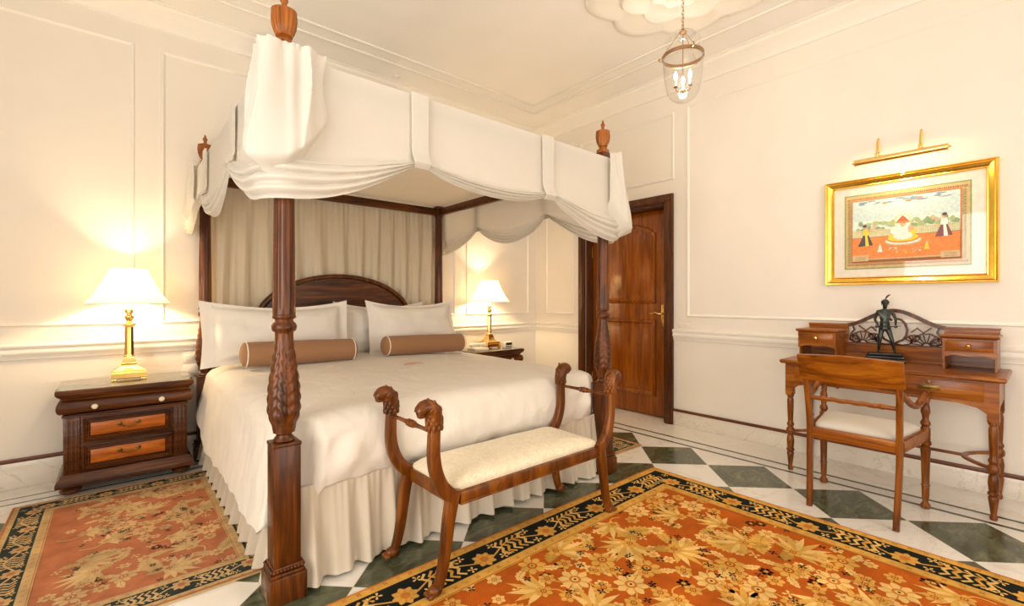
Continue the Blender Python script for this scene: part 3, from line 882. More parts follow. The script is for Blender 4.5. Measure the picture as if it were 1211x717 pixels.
# embroidered monogram
b = B('monog')
cx, cy = .1, -.05
def mz(x, y): return topz(x, y)+.004
for k in range(9):
    a = (k-4)*.3; x0, y0 = cx+.062*sin(a), cy-.02+.04*cos(a)
    b.tube([(cx+.02*sin(a), cy-.02, mz(cx, cy)), (x0*.5+cx*.5, y0*.5+cy*.5-.004, mz(cx, cy)+.001), (x0, y0, mz(x0, y0))], [.003, .005, .002], seg=6)
b.tube([(cx-.07, cy-.03, mz(cx, cy)), (cx-.03, cy-.02, mz(cx, cy)), (cx, cy-.03, mz(cx, cy)), (cx+.03, cy-.02, mz(cx, cy)), (cx+.07, cy-.03, mz(cx, cy))], .004, seg=6)
b.obj('monogram', duvet)

# ---- pillows
def pillow(name, label, w, h, th, loc, tilt, flange=.05, seed=0, rz=0, rx=0):
    b = B('pillow'); n = 44; m_ = 30
    def sidegrid(sg):
        P = []
        for j in range(m_+1):
            row = []
            for i in range(n+1):
                u, v = 2*i/n-1, 2*j/m_-1
                fu, fv = flange/(w/2), flange/(h/2)
                iu, iv = max(0, 1-(abs(u)/(1-fu))**3.2), max(0, 1-(abs(v)/(1-fv*.5))**3.2) if True else 0
                t = th/2*(iu*iv)**.42
                x = u*w/2*(1-.035*(1-v*v)*(-1 if False else 1)*.0)+.0; z = v*h/2
                x -= .03*u*(1-v*v)*.6; z -= .035*v*(1-u*u)*.8
                z -= .03*(1-u*u)*(v > 0)*v
                y = sg*(t+.0025)+.02*nz(u*1.5+seed, v*1.5)+(.012*nz(u*3+seed, v*3, sg)*min(1, t*30))
                row.append((x, y, z+h/2))
            P.append(row)
        return P
    A, C = sidegrid(-1), sidegrid(1)
    b.grid(A); b.grid(C)
    bmesh.ops.remove_doubles(b.bm, verts=b.bm.verts, dist=.0002)
    # close rim
    rim = lambda G: G[0][:-1]+[r_[-1] for r_ in G[:-1]]+G[-1][:0:-1]+[r_[0] for r_ in G[:0:-1]]
    b.rings([rim(A), rim(C)], cap0=False, cap1=False)
    bmesh.ops.remove_doubles(b.bm, verts=b.bm.verts, dist=.0005)
    o = b.obj(name, smooth=85); o.location = loc; o.rotation_euler = (tilt, rx, rz)
    # stitched inner border line
    fu, fv = 1-flange/(w/2)-.01, 1-flange*.5/(h/2)-.02
    for uu in (-fu, fu):
        b = B('piping')
        b.tube([(uu*w/2-.018*uu*(1-v*v), -.006+.02*nz(uu*1.5+seed, v*1.5), v*h/2*.9+h/2-.035*v*(1-uu*uu)*.8) for v in [k/8-1 for k in range(17)]], .0022, seg=6)
        b.obj('stitched_edge', o)
    return tag(o, label, 'pillow', 'white pillows against the headboard')
pillow('pillow', 'white pillow leaning at the middle of the headboard, partly hidden by the right front one', .86, .485, .16, (1.84, 3.92, .672), -.12, .04, 3, 0)
pillow('pillow', 'large white pillow with stitched flange behind the left bolster', 1.03, .475, .21, (.95, 3.71, .70), -.22, .07, 8, 0, .0)
pillow('pillow', 'white flanged pillow behind the right bolster, nearest the right lamp', .88, .475, .2, (2.06, 3.71, .70), -.2, .055, 5, 0)

# ---- bolsters
def bolster(label, x0, x1, y, z, r, dz=0):
    th = thing('bolster', label, 'bolster', ((x0+x1)/2, y, z-r), 0, 'tan bolsters on the bed')
    L = (x1-x0)/2; b = B('tan'); prof = []
    Rt = Matrix.Translation((0, 0, r)) @ Matrix.Rotation(dz, 4, 'Y') @ Matrix.Rotation(PI/2, 4, 'Y')
    for k in range(7): a = k/6*PI/2; prof.append((.002+(r*.98)*sin(a), -L-.035*cos(a)+.0))
    for k in range(1, 24): t = k/24; prof.append((r*(1+.03*sin(PI*t)+.008*sin(t*23)), lerp(-L, L, t)))
    for k in range(7): a = PI/2-k/6*PI/2; prof.append((.002+(r*.98)*sin(a), L+.035*cos(a)))
    b.lathe(prof, seg=40, mat=Rt); b.obj('cushion', th, smooth=60)
    for s_ in (-1, 1):
        b = B('piping'); rr = r*1.01
        b.tube([Rt @ Vector((rr*cos(a), rr*sin(a), s_*L)) for a in [2*PI*k/36 for k in range(37)]], .004, seg=6); b.obj('piping', th)
    return th
bolster('longer tan bolster with white piping lying before the left pillow', .665, 1.385, 3.50, .795, .082, .02)
bolster('tan bolster with white piping lying before the right pillows', 1.66, 2.38, 3.48, .79, .078, .02)

# ---- canopy drapery
can = thing('bed_canopy', 'white muslin canopy with scalloped swags tied over the four poster bed', 'canopy', (BX, BY, 0))
def valance(knots, zt=2.12, step=.012, rc=.07):
    # one continuous pelmet cloth round three sides; knots: (arclength, flat z, hem z, sag, mode)
    D = yh-yf; W = xr-xl
    segs = [('l', D-rc), ('a', rc*PI/2), ('l', W-2*rc), ('a', rc*PI/2), ('l', D-rc)]
    def pos(s_):
        q = s_
        for k, (t, L) in enumerate(segs):
            if q <= L or k == 4: break
            q -= L
        if k == 0: return Vector((xl, yh-q, 0)), Vector((-1, 0, 0))
        if k == 1: a = PI+q/rc; return Vector((xl+rc+rc*cos(a), yf+rc+rc*sin(a), 0)), Vector((cos(a), sin(a), 0))
        if k == 2: return Vector((xl+rc+q, yf, 0)), Vector((0, -1, 0))
        if k == 3: a = 1.5*PI+q/rc; return Vector((xr-rc+rc*cos(a), yf+rc+rc*sin(a), 0)), Vector((cos(a), sin(a), 0))
        return Vector((xr, yf+rc+q, 0)), Vector((1, 0, 0))
    L = sum(l for _, l in segs); n = int(L/step)
    def at(s_):
        for (a, b_) in zip(knots, knots[1:]):
            if s_ <= b_[0] or b_ is knots[-1]:
                u = max(0, min(1, (s_-a[0])/(b_[0]-a[0]))); sag, mode = a[3], a[4]
                if mode == 'mid': return lerp(a[1], b_[1], u)-sag*.4*(4*u*(1-u)), lerp(a[2], b_[2], u)-sag*(4*u*(1-u))**.85, (4*u*(1-u))**.5
                if mode == 'fall': return lerp(a[1], b_[1], sin(u*PI/2)), lerp(a[2], b_[2], sin(u*PI/2)), min(1, u*4)**.5
                w = 1-u; return lerp(b_[1], a[1], sin(w*PI/2)), lerp(b_[2], a[2], sin(w*PI/2)), min(1, w*4)**.5
    rows = [[] for _ in range(54)]
    for i in range(n+1):
        s_ = L*i/n; flat, hem, tie = at(s_); base, nrm = pos(s_)
        for j in range(14):
            v = j/13; z = lerp(zt, flat, v); o = .006+.008*nz(s_*2, v*2)*v+.012*v*v*tie
            rows[j].append(base+nrm*o+Vector((0, 0, z)))
        for j in range(1, 41):
            v = j/40; z = lerp(flat, hem, v); env = sin(PI*min(1, v*.93+.07))**.6
            ph = v*(3.6+.6*tie)+.5*nz(s_*1.2, 1.0); rip = 1-abs(2*(ph % 1)-1)**1.7
            o = .018+tie*(.03*env)+(.006+.018*tie)*rip*min(1, v*4)
            rows[13+j].append(base+nrm*o+Vector((0, 0, z-.012*tie*rip*(1-v))))
    b = B('canopy'); b.grid(rows)
    return b.obj('valance', can, smooth=75)
def strap(P, nrm, along, z0, z1, w=.085):
    P, nrm, al = Vector(P), Vector(nrm), Vector(along); b = B('canopy')
    rs = []
    for k in range(18):
        t = k/17; z = lerp(z0, z1, t); o = .03+.034*sm((t-.75)/.25)
        if k == 17: o -= .03
        cc = P+nrm*o; ww = w/2*(1-.08*t)
        rs.append([cc-al*ww+Vector((0, 0, z)), cc+al*ww+Vector((0, 0, z)), cc+al*ww-nrm*.012+Vector((0, 0, z)), cc-al*ww-nrm*.012+Vector((0, 0, z))])
    b.rings(rs)
    return b.obj('strap', can, smooth=30)
E = .05
xl, xr, yf, yh = -hx-E, hx+E, fy-E, hy_+.03
k1, k2 = 1.075-BX, 1.915-BX
q1, q2 = 2.60-BY, 3.50-BY
cL = (yh-yf)-.07+.055; W_ = (xr-xl)-.14+.11; cR = cL+W_
sL = lambda y: yh-y
sF = lambda x: cL+(x-xl)-.015
sR = lambda y: cR+(y-yf)-.015
tot = 2*((yh-yf)-.07)+(xr-xl)-.14+.07*PI
valance([(0, 1.77, 1.64, 0, 'rise'), (sL(q2), 1.85, 1.84, .20, 'mid'), (sL(q1), 1.85, 1.84, 0, 'fall'), (cL, 1.735, 1.555, 0, 'rise'), (sF(k1), 1.815, 1.80, .085, 'mid'), (sF(k2), 1.80, 1.775, 0, 'fall'), (cR, 1.73, 1.555, 0, 'rise'), (sR(q1), 1.85, 1.84, .18, 'mid'), (sR(q2), 1.85, 1.84, 0, 'fall'), (tot, 1.77, 1.63, 0, 'fall')])
strap((k1, yf, 0), (0, -1, 0), (1, 0, 0), 2.122, 1.775); strap((k2, yf, 0), (0, -1, 0), (1, 0, 0), 2.122, 1.75)
for sx, X in ((-1, xl), (1, xr)):
    strap((X, q1, 0), (sx, 0, 0), (0, 1, 0), 2.122, 1.81); strap((X, q2, 0), (sx, 0, 0), (0, 1, 0), 2.122, 1.81)
# corner swags wrapped around each post top
def corner(cx, cy, sx, sy, zt, zb, ext=.13, flare=.05, seed=0, ext2=None):
    ext2 = ext2 or ext
    b = B('canopy'); rows = []; n = 90; m_ = 46
    for j in range(m_+1):
        v = j/m_; row = []
        for i in range(n+1):
            u = 2*i/n-1   # -1 along foot side, +1 along the other side
            e = ext if u < 0 else ext2
            # rounded L path
            r = .045; d_ = abs(u)*e
            ang = PI/4*max(-1, min(1, u*e/(r*PI/4)))
            if d_ < r*PI/4: px, py = r*cos(PI/4+ang)-r*0, r*sin(PI/4+ang)-r*0; nx, ny = cos(PI/4+ang), sin(PI/4+ang)
            elif u < 0: px, py = r-0, -(d_-r*PI/4); nx, ny = 1, 0
            else: px, py = -(d_-r*PI/4), r; nx, ny = 0, 1
            # local frame: x outward along side normal (sx), y outward along sy ; u<0 runs along -y => swap so that it lies on the y-face
            bell = 1-abs(u)**1.7
            zbot = lerp(zb+.22, zb, bell)
            top = zt+.004*abs(sin(u*17+seed))-.010*abs(u)
            z = lerp(top, zbot, v)
            fold = (.017*(1-2*abs(sin(u*4.6+seed*.7+1.2*nz(v*1.2+seed, u)))**.7)+.007*sin(u*19+seed+2*v))*(1-.35*v)
            belly = flare*sm(v*1.15)*bell**.5
            curl = -(flare*.9+.02)*sm((v-.9)/.1)
            o = .028+fold+belly+curl*1.0*(v > .9)
            o = o*(1-.8*abs(u)**6)+.004; o += .004*(1-v/.06)*sin(u*60) if v < .06 else 0
            pinch = 1-.10*sin(PI*min(1, v*1.2))*abs(u)
            X = (px*pinch+nx*o)*sx; Y = (py*pinch+ny*o)*sy
            row.append((cx+X, cy+Y, z))
        rows.append(row)
    b.grid(rows)
    return b.obj('corner_swag', can, smooth=80)
corner(-hx-.03, fy-.03, -1, -1, 2.15, 1.645, .10, .055, 1, .205)
corner(hx+.03, fy-.03, 1, -1, 2.15, 1.575, .075, .085, 2, .10)
corner(-hx-.03, hy_+.0, -1, 1, 2.17, 1.66, .13, .03, 3, .06)
corner(hx+.03, hy_+.0, 1, 1, 2.15, 1.62, .08, .03, 4, .12)
# tester cloth
b = B('ctop')
P = []
for j in range(31):
    row = []
    for i in range(31):
        u, v = i/30, j/30; x, y = lerp(xl+.006, xr-.006, u), lerp(yf+.006, yh, v)
        row.append((x, y, 2.118-.012*(sin(PI*u)*sin(PI*v))**.5))
    P.append(row)
b.grid(P); b.obj('tester_cloth', can, smooth=80)
# back curtain
b = B('curt'); rows = []
for j in range(40):
    v = j/39; z = lerp(2.115, .5, v); row = []
    for i in range(420):
        u = i/419; x = lerp(-hx+.045, hx-.045, u); s_ = u*2*hx
        f1 = sin(s_*2*PI/.17+5*nz(s_*1.1+v*.5, 1)+v*4*nz(s_*.8, 3)); f2 = sin(s_*2*PI/.05+3*nz(s_*3, 4))
        a = .03*f1*sm(v*1.6+.25)+.005*f2*(1-v)**2
        row.append((x+.008*f2*v, hy_+.05+a+.012*nz(s_*2, v*2), z+(.006*abs(sin(s_*90)) if j == 0 else 0)))
    rows.append(row)
b.grid(rows)
o = b.obj('bed_curtain', smooth=80); o.location = (BX, BY, 0)
tag(o, 'pleated pale curtain hanging behind the headboard between the back posts', 'curtain')

# ------------------------------------------------------------------ nightstands (front faces -y)
def nightstand(label, loc):
    t = thing('nightstand', label, 'nightstand', loc, 0, 'pair of nightstands beside the bed')
    W, D = .60, .38   # body
    b = B('nstand')
    b.box(-W/2, W/2, -D/2, D/2, .10, .475, bev=.003)
    body = b.obj('body', t)
    b = B('nstand')
    # ogee top
    prof = [(0, .57), (.008, .572), (.012, .585), (.03, .60), (.038, .612), (.038, .632), (.034, .636)]
    def slab(prof, bb, hw_, hd):
        rs = []
        for o_, z in prof: rs.append([(-hw_-o_, -hd-o_, z), (hw_+o_, -hd-o_, z), (hw_+o_, hd, z), (-hw_-o_, hd, z)])
        bb.rings(rs)
    slab(prof, b, W/2-.005, D/2); b.obj('top', t, smooth=30)
    b = B('glassg'); b.box(-W/2-.03, W/2+.03, -D/2-.03, D/2, .637, .643, bev=.001); b.obj('glass_top', t)
    # bolection drawer front that rolls outward
    b = B('nstand'); pr = []
    for k in range(13): a = k/12*PI; pr.append((.006+.026*sin(a)**.8, .492+.078*(1-cos(a))/2))
    slab(pr, b, W/2-.002, D/2-.004)
    dr = b.obj('drawer', t, smooth=50)
    for x in (-.16, .16):
        b = B('ivory'); b.lathe([(.006, 0), (.006, .01), (.013, .014), (.016, .022), (.012, .03), (0, .033)], seg=16, mat=Matrix.Translation((x, -D/2-.026, .53)) @ Matrix.Rotation(PI/2, 4, 'X')); b.obj('knob', dr)
    # rope bead
    b = B('nstand')
    for k in range(60): b.ball((lerp(-W/2, W/2, k/59), -D/2-.006, .484), .0065, seg=8, sc=(1.1, 1, .9))
    b.box(-W/2-.006, W/2+.006, -D/2-.008, D/2, .470, .478, bev=.002)
    b.obj('bead_moulding', t)
    for x in (-1, 1):
        b = B('nstand'); xx = x*(W/2-.038)
        b.box(xx-.036, xx+.036, -D/2-.012, -D/2, .135, .47, bev=.003)
        for q in (-.02, 0, .02): b.box(xx+q-.006, xx+q+.006, -D/2-.017, -D/2-.012, .15, .455, bev=.003)
        b.obj('pilaster', t)
    for z0, z1 in ((.315, .462), (.148, .3)):
        b = B('nstand'); x0, x1 = -.216, .216
        cs = [(x0, z0), (x1, z0), (x1, z1), (x0, z1)]
        steps = [(0, .0), (0, -.016), (.006, -.02), (.012, -.012), (.018, -.016), (.024, -.008), (.03, -.011), (.036, -.002)]
        rs = []
        for ins, h in steps: rs.append([(x0+ins, -D/2+h, z0+ins), (x1-ins, -D/2+h, z0+ins), (x1-ins, -D/2+h, z1-ins), (x0+ins, -D/2+h, z1-ins)])
        b.rings(rs, cap0=False); dr = b.obj('drawer', t, smooth=20)
        b = B('orangew'); b.box(x0+.036, x1-.036, -D/2-.006, -D/2, z0+.036, z1-.036, bev=.001); b.obj('veneer_panel', dr)
        b = B('agedbrass'); zc = (z0+z1)/2+.012
        for x in (-.045, .045):
            b.lathe([(.013, 0), (.012, .003), (.005, .006), (.005, .016), (.008, .02), (.003, .025)], seg=12, mat=Matrix.Translation((x, -D/2-.006, zc)) @ Matrix.Rotation(PI/2, 4, 'X'))
        b.tube([(x, -D/2-.024, zc-.022*(1-(x/.045)**2)**.7 if abs(x) < .045 else zc) for x in [(-.045+.009*k) for k in range(11)]], .0035, seg=8)
        b.obj('handle', dr)
    b = B('nstand'); slab([(0, .14), (.012, .134), (.016, .12), (.03, .1), (.034, .085), (.034, .068), (.02, .06)][::-1], b, W/2, D/2); b.obj('plinth', t, smooth=30)
    for x in (-1, 1):
        for y in (-1, 1):
            b = B('nstand'); b.lathe([(.03, .012), (.045, .016), (.052, .03), (.045, .045), (.03, .052), (.032, .06)], x*(W/2-.03), y*(D/2-.05), seg=20); b.obj('foot', t)
    return t
ns = nightstand('dark walnut nightstand with two orange veneered drawers left of the bed', (.072, 3.965, 0))
ns2 = copy_tree(ns); ns2.location = (3.06, 3.965, 0); ns2['label'] = 'dark nightstand right of the bed, only its glass topped corner showing'

# ------------------------------------------------------------------ table lamps
def lamp(label, loc):
    t = thing('table_lamp', label, 'lamp', loc, 0, 'pair of brass table lamps')
    b = B('brass')
    s2 = .075
    for x in (-1, 1):
        for y in (-1, 1): b.box(x*s2-.014, x*s2+.014, y*s2-.014, y*s2+.014, 0, .022, bev=.003)
    def sq(w, z): return [(-w, -w, z), (w, -w, z), (w, w, z), (-w, w, z)]
    b.rings([sq(.09, .016), sq(.092, .02), (sq(.092, .05)), sq(.084, .054), sq(.08, .066), sq(.062, .075), sq(.046, .09), sq(.04, .10), sq(.042, .108), sq(.036, .115), sq(.028, .14), sq(.028, .15)])
    b.obj('base', t, smooth=25)
    b = B('brass'); b.rings([[(r_*cos(a)*q, r_*sin(a)*q, z) for a, q in [(PI/4*k+PI/8, 1) for k in range(8)]] for r_, z in ((.03, .15), (.033, .155), (.026, .162), (.026, .17), (.024, .345), (.03, .35), (.04, .36), (.04, .366), (.025, .372))])
    b.obj('column', t, smooth=25)
    b = B('brass'); b.lathe([(.02, .372), (.014, .38), (.018, .39), (.027, .405), (.026, .418), (.014, .426), (.014, .432), (.022, .436), (.024, .45), (.022, .462), (.015, .465)], seg=24); b.obj('neck', t)
    b = B('shadebulb'); b.lathe([(.014, .465), (.016, .5), (.03, .54), (.032, .57), (.02, .6), (0, .61)], seg=16); b.obj('bulb', t)
    b = B('shade'); n = 48
    b.lathe([(.218, .500), (.216, .507), (.178, .56), (.137, .635), (.103, .715), (.098, .735), (.096, .735), (.101, .714), (.135, .634), (.176, .558), (.216, .500)], seg=n, cap=False)
    sh = b.obj('lamp_shade', t, smooth=50)
    for r_, z in ((.218, .501), (.098, .735)):
        b = B('piping'); b.tube([(r_*cos(a), r_*sin(a), z) for a in [2*PI*k/48 for k in range(49)]], .003, seg=6); b.obj('shade_trim', sh)
    b = B('brass'); b.tube([(.0, 0, .6), (.05, 0, .66), (.098, 0, .728)], .0018, seg=5); b.tube([(.0, 0, .6), (-.05, 0, .66), (-.098, 0, .728)], .0018, seg=5); b.obj('shade_carrier', t)
    return t
l1 = lamp('brass column lamp with lit white shade on the left nightstand', (.075, 4.02-.04, .644))
l2 = copy_tree(l1); l2.location = (3.10, 3.98, .644); l2['label'] = 'brass column lamp with lit white shade on the right nightstand'

# clock and notepad on the right stand
t = thing('desk_clock', 'small silver desk clock beside the right brass lamp', 'clock', (3.255, 3.86, .644))
b = B('plastic'); b.box(-.05, .05, -.03, .03, 0, .065, bev=.008); b.obj('case', t)
b = B('dark'); b.box(-.042, .042, -.033, -.0305, .032, .06, bev=.001); b.obj('display', t)
b = B('grey'); b.box(-.045, .045, -.033, -.0305, .008, .026, bev=.001); b.obj('button_panel', t)
t = thing('telephone', 'cream telephone lying low between right bolster and brass lamp', 'telephone', (2.86, 3.86, .644))
b = B('plastic'); b.box(-.09, .09, -.07, .07, 0, .028, bev=.01); b.obj('base', t)
b = B('plastic'); b.tube([(-.095, .0, .045), (-.085, 0, .055), (0, 0, .06), (.085, 0, .055), (.095, 0, .045)], [.02, .024, .014, .024, .02], seg=12); b.obj('handset', t)

# ------------------------------------------------------------------ bench
bn = thing('bench', 'wooden window bench with lion head scrolled arms and cream damask seat', 'bench', (1.505, 1.755, .003))
def lion(b, x, y, z, sx):
    # neck rises then head turns outward (sx)
    P = [(0, 0), (.0, .03), (.002, .058), (.012, .083), (.03, .098), (.048, .096), (.062, .086), (.071, .076)]
    rad = [.024, .03, .033, .035, .034, .031, .027, .021]
    pts = []
    rr = []
    K = 6
    for a in range(len(P)-1):
        for k in range(K):
            tt = k/K; pts.append((x+sx*lerp(P[a][0], P[a+1][0], tt), y, z+lerp(P[a][1], P[a+1][1], tt))); rr.append(lerp(rad[a], rad[a+1], tt)*(1.0 if a > 3 else (1+.12*(1-((k*3/K) % 1)))))
    pts.append((x+sx*P[-1][0], y, z+P[-1][1])); rr.append(rad[-1])
    b.tube(pts, rr, seg=20, sx=.85)
    # mane locks
    for r_ in range(5):
        zz = z+.012+.017*r_
        for k in range(9):
            a = 2*PI*k/9+.35*r_; cx = x+sx*(.006 if r_ > 2 else 0)+.03*cos(a); b.ball((cx, y+.026*sin(a), zz), .0095, seg=8, sc=(.9, .9, 1.6))
    for q in (-1, 1):
        b.ball((x+sx*.014, y+q*.024, z+.116), .008, seg=8, sc=(1, .7, 1.1))          # ear
        b.ball((x+sx*.046, y+q*.014, z+.108), .008, seg=8)                          # brow
        b.ball((x+sx*.066, y+q*.009, z+.074), .009, seg=8)                          # muzzle
        b.ball((x+sx*.048, y+q*.017, z+.092), .009, seg=8, sc=(1.2, .8, .8))        # cheek
    b.ball((x+sx*.073, y, z+.082), .007, seg=8)                                     # nose
    b.ball((x+sx*.056, y, z+.066), .017, seg=10, sc=(1.2, .9, .7))                   # jaw
def bench_end(sx):
    for y in (-.185, .185):
        # upper post: straight then sweeping into the seat rail
        up = [(.555, .665), (.558, .60), (.557, .54), (.545, .48), (.52, .425), (.485, .385), (.455, .365)]
        b = B('benchw')
        def curve(c, n=5):
            out = []
            for i in range(len(c)-1):
                p0, p1, p2, p3 = c[max(0, i-1)], c[i], c[i+1], c[min(len(c)-1, i+2)]
                for k in range(n):
                    t = k/n; out.append(tuple(.5*((2*p1[d_])+(-p0[d_]+p2[d_])*t+(2*p0[d_]-5*p1[d_]+4*p2[d_]-p3[d_])*t*t+(-p0[d_]+3*p1[d_]-3*p2[d_]+p3[d_])*t**3) for d_ in (0, 1)))
            out.append(c[-1]); return out
        cu = curve(up); n = len(cu)
        b.sweep([(sx*x, y, z) for x, z in cu], [lerp(.044, .062, i/n) for i in range(n)], .042, (0, 1, 0), e=.5)
        arm = b.obj('arm_post', bn, smooth=50)
        b = B('benchw'); lion(b, sx*.555, y, .655, sx); b.obj('lion_head', arm, smooth=70)
        lg = [(.462, .40), (.475, .35), (.488, .29), (.498, .22), (.508, .15), (.520, .09), (.534, .045), (.544, .025)]
        cu = curve(lg); n = len(cu)
        b = B('benchw'); b.sweep([(sx*x, y, z) for x, z in cu], [lerp(.062, .034, i/n) for i in range(n)], [lerp(.042, .034, i/n) for i in range(n)], (0, 1, 0), e=.6)
        leg = b.obj('leg', bn, smooth=50)
        # paw
        b = B('benchw'); b.ball((sx*.55, y, .026), .026, sc=(1.25, .95, .9))
        for k in range(4): b.ball((sx*.578, y-.019+.0127*k, .017), .0095, sc=(1.6, .8, 1), seg=8)
        b.obj('paw', leg, smooth=70)
    # turned stretcher between the heads
    b = B('benchw'); prof = []
    pr = [(.008, -.165), (.0105, -.15), (.008, -.145), (.009, -.06), (.012, -.03), (.016, -.022), (.012, -.014), (.017, -.004), (.017, .004), (.012, .014), (.016, .022), (.012, .03), (.009, .06), (.008, .145), (.0105, .15), (.008, .165)]
    b.lathe(pr, seg=14, mat=Matrix.Translation((sx*.555, 0, .645)) @ Matrix.Rotation(PI/2, 4, 'X'))
    b.obj('turned_rail', bn)
    b = B('benchw'); b.box(sx*.455-.02, sx*.455+.02, -.164, .164, .335, .392, bev=.004); b.obj('end_rail', bn)
bench_end(-1); bench_end(1)
for y in (-.185, .185):
    b = B('benchw'); b.box(-.44, .44, y-.016, y+.016, .333, .385, bev=.005); b.box(-.44, .44, y-.019, y+.019, .333, .342, bev=.002); b.obj('seat_rail', bn)
b = B('seatc'); rs = []
for k in range(15):
    t = k/14
    if t < .5: s_ = 1-.012*(1-t*2); z = lerp(.372, .398, t*2)
    else:
        a = (t-.5)*2; s_ = cos(a*PI/2)**.6 if a < 1 else .0; z = .398+.052*sin(a*PI/2)
    ring = [(x*(s_ if s_ > .02 else .02), y*(s_ if s_ > .02 else .02), z+.004*nz(x*4, y*4)) for x, y, _, _ in rrect(.465, -.178, .178, .03, 120)]
    rs.append(ring)
b.rings(rs); b.obj('cushion', bn, smooth=60)

# ------------------------------------------------------------------ writing desk (local front = -y, local +x = towards the viewer's right)
RZ = -PI/2
dk = thing('writing_desk', 'satinwood writing desk with two small drawer boxes and pierced fretwork gallery', 'desk', (3.735, .675, 0), RZ)
# local: world X = 3.735 + ly ; world Y = .675 - lx
DW, DD = .525, .245
b = B('satin'); 
rs = []
outl = lambda o_, z: [(-DW-o_, -DD-o_, z), (DW+o_, -DD-o_, z), (DW+o_, DD, z), (-DW-o_, DD, z)]
b.rings([outl(.0, .733), outl(.006, .736), outl(.012, .745), outl(.012, .752), outl(.006, .76)])
b.obj('desk_top', dk, smooth=25)
b = B('satin'); b.box(-DW+.02, DW-.02, -DD+.022, DD-.01, .60+.005, .733)
ap = b.obj('apron', dk, smooth=0)
# shaped apron edge front
b = B('satin')
P = [(-DW+.02, .73), (-DW+.02, .585)]
def bracket(t): return (.585+.045*sm(t))
P = [(-DW+.018, .732), (DW-.018, .732), (DW-.018, .52), (DW-.05, .52), (DW-.065, .545), (DW-.06, .56), (DW-.10, .59), (DW-.17, .605), (.22, .608), (.205, .598), (.19, .608), (-.19, .608), (-.205, .598), (-.22, .608), (-DW+.17, .605), (-DW+.10, .59), (-DW+.06, .56), (-DW+.065, .545), (-DW+.05, .52), (-DW+.018, .52)]
b.prism(P, lambda x, z: Vector((x, -DD+.022, z)), Vector((0, -.012, 0))); b.obj('shaped_frieze', dk, smooth=0)
for s_ in (-1, 1):
    P = [(-DD+.02, .732), (DD-.02, .732), (DD-.02, .54), (DD-.05, .55), (DD-.09, .595), (-DD+.09, .595), (-DD+.05, .55), (-DD+.02, .54)]
    b = B('satin'); b.prism(P, lambda y, z: Vector((s_*(DW-.018)+(0 if s_ > 0 else -.0), y, z)), Vector((-s_*.012, 0, 0))); b.obj('side_frieze', dk, smooth=0)
for s_ in (-1, 1):
    x0, x1 = sorted((s_*.012, s_*.45))
    b = B('satin'); b.box(x0, x1, -DD+.004, -DD+.012, .625, .722, bev=.002)
    dr = b.obj('drawer', dk)
    b = B('agedbrass'); xc = (x0+x1)/2
    b.box(xc-.05, xc+.05, -DD+.001, -DD+.004, .662, .688, bev=.001)
    b.tube([(xc-.04, -DD+.002, .678), (xc-.04, -DD-.012, .678), (xc-.03, -DD-.018, .668), (xc, -DD-.02, .664), (xc+.03, -DD-.018, .668), (xc+.04, -DD-.012, .678), (xc+.04, -DD+.002, .678)], .0035, seg=8)
    b.lathe([(.009, 0), (.009, .002), (.003, .003)], seg=14, mat=Matrix.Translation((xc, -DD+.004, .705)) @ Matrix.Rotation(PI/2, 4, 'X'))
    b.obj('handle', dr)
legp = [(.012, .0), (.016, .006), (.016, .02), (.012, .03), (.015, .06), (.02, .10), (.022, .12), (.017, .128), (.024, .136), (.024, .146), (.017, .153), (.02, .16), (.023, .2), (.019, .235), (.014, .245), (.024, .255), (.026, .27), (.024, .285), (.017, .295), (.017, .30), (.022, .31), (.022, .32), (.016, .33), (.0165, .35), (.019, .42), (.02, .48), (.016, .5), (.022, .507), (.022, .517), (.018, .522)]
for sx in (-1, 1):
    for sy in (-1, 1):
        cx, cy = sx*(DW-.04), sy*(DD-.04)+(-.0)
        b = B('satinz'); b.box(cx-.023, cx+.023, cy-.023, cy+.023, .52, .733, bev=.002); b.lathe(legp, cx, cy, 20); b.obj('leg', dk, smooth=40)
# curved cross stretcher
for sx in (-1, 1):
    b = B('satin')
    P = []
    for k in range(21):
        t = k/20; y = lerp(-DD+.04, DD-.04, t); x = sx*(DW-.04-.13*sin(PI*t)); P.append((x, y, .27))
    b.sweep(P, .03, .016, (0, 0, 1)); b.obj('curved_stretcher', dk)
b = B('satin'); b.sweep([(-DW+.17, 0, .27), (DW-.17, 0, .27)], .03, .016, (0, 0, 1)); b.obj('stretcher', dk)
